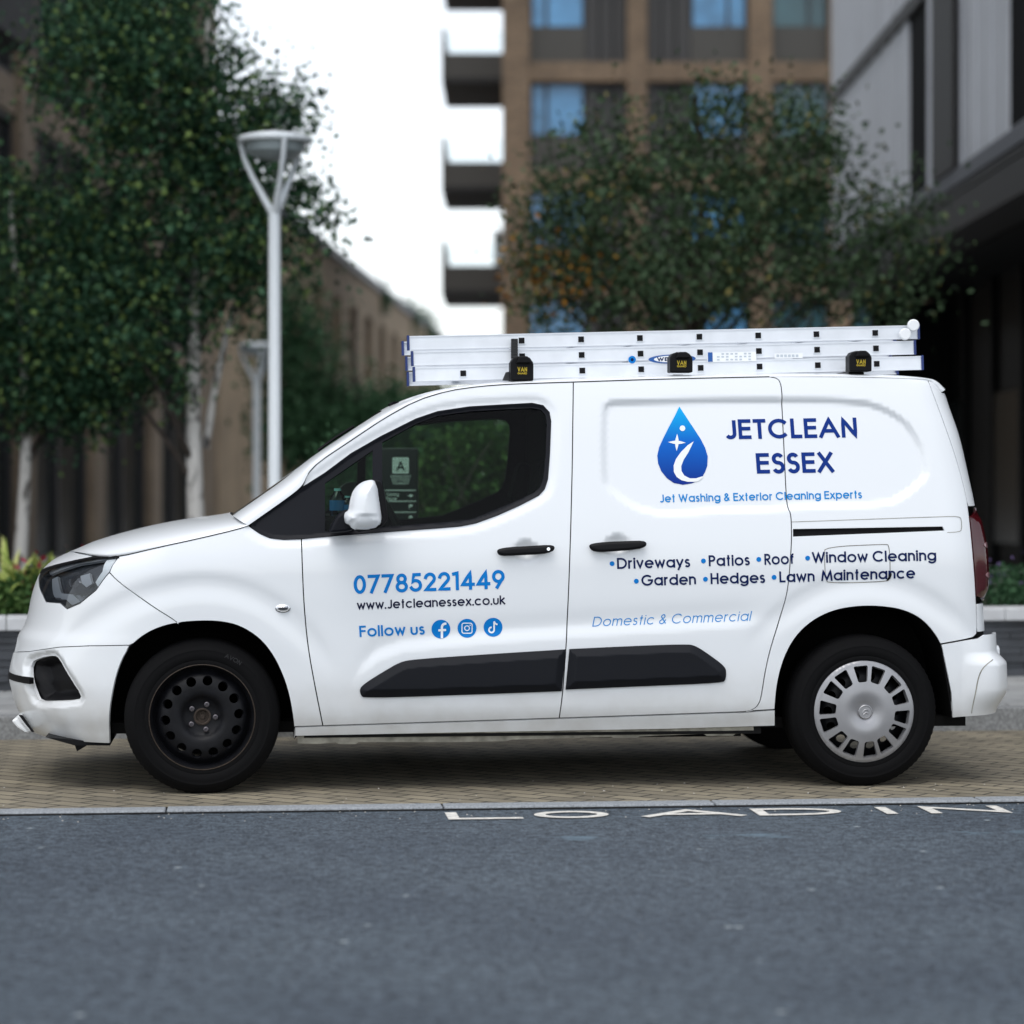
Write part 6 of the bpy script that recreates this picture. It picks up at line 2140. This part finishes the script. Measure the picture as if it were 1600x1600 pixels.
r_ = MB(); r_.box(xw0, xw0 + 17, 0.9, 11.5, hB + 0.002, hB + 1.15); r_.box(xw0, xw1, -0.12, 0.6, hB + 0.001, hB + 0.28)
r_.build('roof', M['roofgrey'], left)
for k, (px_, py_) in enumerate(((640, 482), (664, 497), (590, 452))):
    dep = wall_dep(px_) + 1.5
    m = dep / FPX
    qq = at_depth(px_, HOR, dep)
    tree(('small dark rooftop tree, %s along the wing parapet' % ('second', 'farthest', 'nearest')[k]), px_, dep, [(px_, py_ + 4, 9, 22, 1), (px_ + 2, py_ + 18, 14, 14, 1)], 26, 26, 0.22, 0.16, M['leaf_bush'], M['bark'], 2, base_z=hB, name='rooftop_tree', limbs=4, group='small trees on the wing roof')

# --- right metal-clad building
VX = 770.0
def rdep(px_): return 43.0 * (1299 - VX) / (px_ - VX)
q = at_depth(1299, HOR, rdep(1299)); q2 = at_depth(1600, HOR, rdep(1600))
dirv2 = (q2 - q)[:2] / np.linalg.norm((q2 - q)[:2])
rz_r = math.atan2(dirv2[1], dirv2[0])
# local +x runs towards the camera along the front, +y (left of it) into the building
right = thing('office_building', 'grey metal clad building with dark window slots over a black glazed ground floor', 'building', (float(q[0]), float(q[1]), 0), rz_r)
def RXx(px_):
    w = at_depth(px_, HOR, rdep(px_)); return float((w - q)[:2] @ dirv2)
def RZz(px_, y): return CAM[2] + (HOR - y) * rdep(px_) / FPX
zl = RZz(1299, 470)           # underside of the overhang
zband = RZz(1299, 165)
mb = MB()
slots = [(RXx(1418), RXx(1452)), (RXx(1574), RXx(1574) + 2.3), (RXx(1574) + 8, RXx(1574) + 11)]
xend = RXx(1600) + 14
def ribbed(z0, z1):
    edges = [0.0] + [v for s in slots for v in s] + [xend]
    for i in range(0, len(edges), 2):
        a, b = edges[i], edges[i + 1]
        if b <= a: continue
        n = max(1, int((b - a) / 0.45)); st_ = (b - a) / n
        for k in range(n):
            mb.box(a + k * st_ + 0.01, a + (k + 1) * st_ - 0.01, 0.0 + 0.02 * (k % 2), 0.3, z0, z1)
ribbed(zl + 0.75, zband - 0.02)
ribbed(zband + 0.26, zband + 3.4)
ribbed(zband + 3.7, zband + 7.0)
mb.box(0, xend, 0.302, 0.365, zl + 0.75, zband + 7)
mb.box(0.0, 0.3, 0.367, 14, zl + 0.92, zband + 6.9)
mb.box(0.0, xend, 0.367, 14, zl + 0.76, zl + 0.90)
mb.box(0.31, xend, 0.367, 14, zband + 6.7, zband + 6.9)
mb.box(xend - 0.3, xend, 0.367, 13.9, zl + 0.91, zband + 6.69)
mb.build('wall', M['zinc'], right)
bd = MB()
bd.box(-0.02, xend, -0.035, 0.29, zband, zband + 0.20)
bd.box(-0.02, xend, -0.035, 0.29, zband + 3.42, zband + 3.68)
bd.box(-0.05, xend, -0.02, 0.6, zl, zl + 0.40)
bd.box(-0.02, xend, -0.03, 0.29, zl + 0.42, zl + 0.52)
bd.build('metal_band', M['zinc_dark'], right)
lg = MB(); lg.box(-0.05, xend, -0.06, 0.28, zl + 0.53, zl + 0.73); lg.build('metal_ledge', M['roofgrey'], right)
for (a, b) in slots:
    for z0, z1 in ((zl + 0.74, zband - 0.01), (zband + 0.25, zband + 3.41)):
        f = MB(); f.box(b + 0.01, b + 0.20, -0.03, 0.0, z0, z1); f.box(a + 0.003, b - 0.003, 0.015, 0.034, z0 + 0.001, z0 + 0.05)
        fo = f.build('window', M['zinc'], right)
        g = MB(); g.box(a + 0.002, b - 0.002, 0.035, 0.05, z0, z1); g.build('pane', M['void'], fo)
fin = MB(); fin.box(RXx(1466), RXx(1500), -0.09, -0.035, zl + 0.74, zband - 0.01); fin.build('shading_fin', M['zinc_dark'], right)
sh = MB(); sh.box(0.05, 0.35, 0.62, 13, 0.116, zl - 0.035); sh.box(0.4, xend, 1.8, 1.86, 0.116, zl - 0.01)
for k in range(14):
    sh.box(0.5 + k * 2.2, 0.66 + k * 2.2, 1.7, 1.80, 0.116, zl - 0.02)
sh.box(0.4, xend, 0.61, 1.79, zl - 0.03, zl - 0.004)
sh.box(0.05, xend, 0.605, 13.9, zl + 0.01, zl + 0.74)
sh.build('shopfront', M['shop'], right)
for k in range(5):
    g = MB(); g.box(0.8 + k * 4.4, 2.55 + k * 4.4, 1.72, 1.76, 0.5, 2.7); g.build('window_pane', M['win_dark'], right)
print('objects', len(bpy.data.objects))
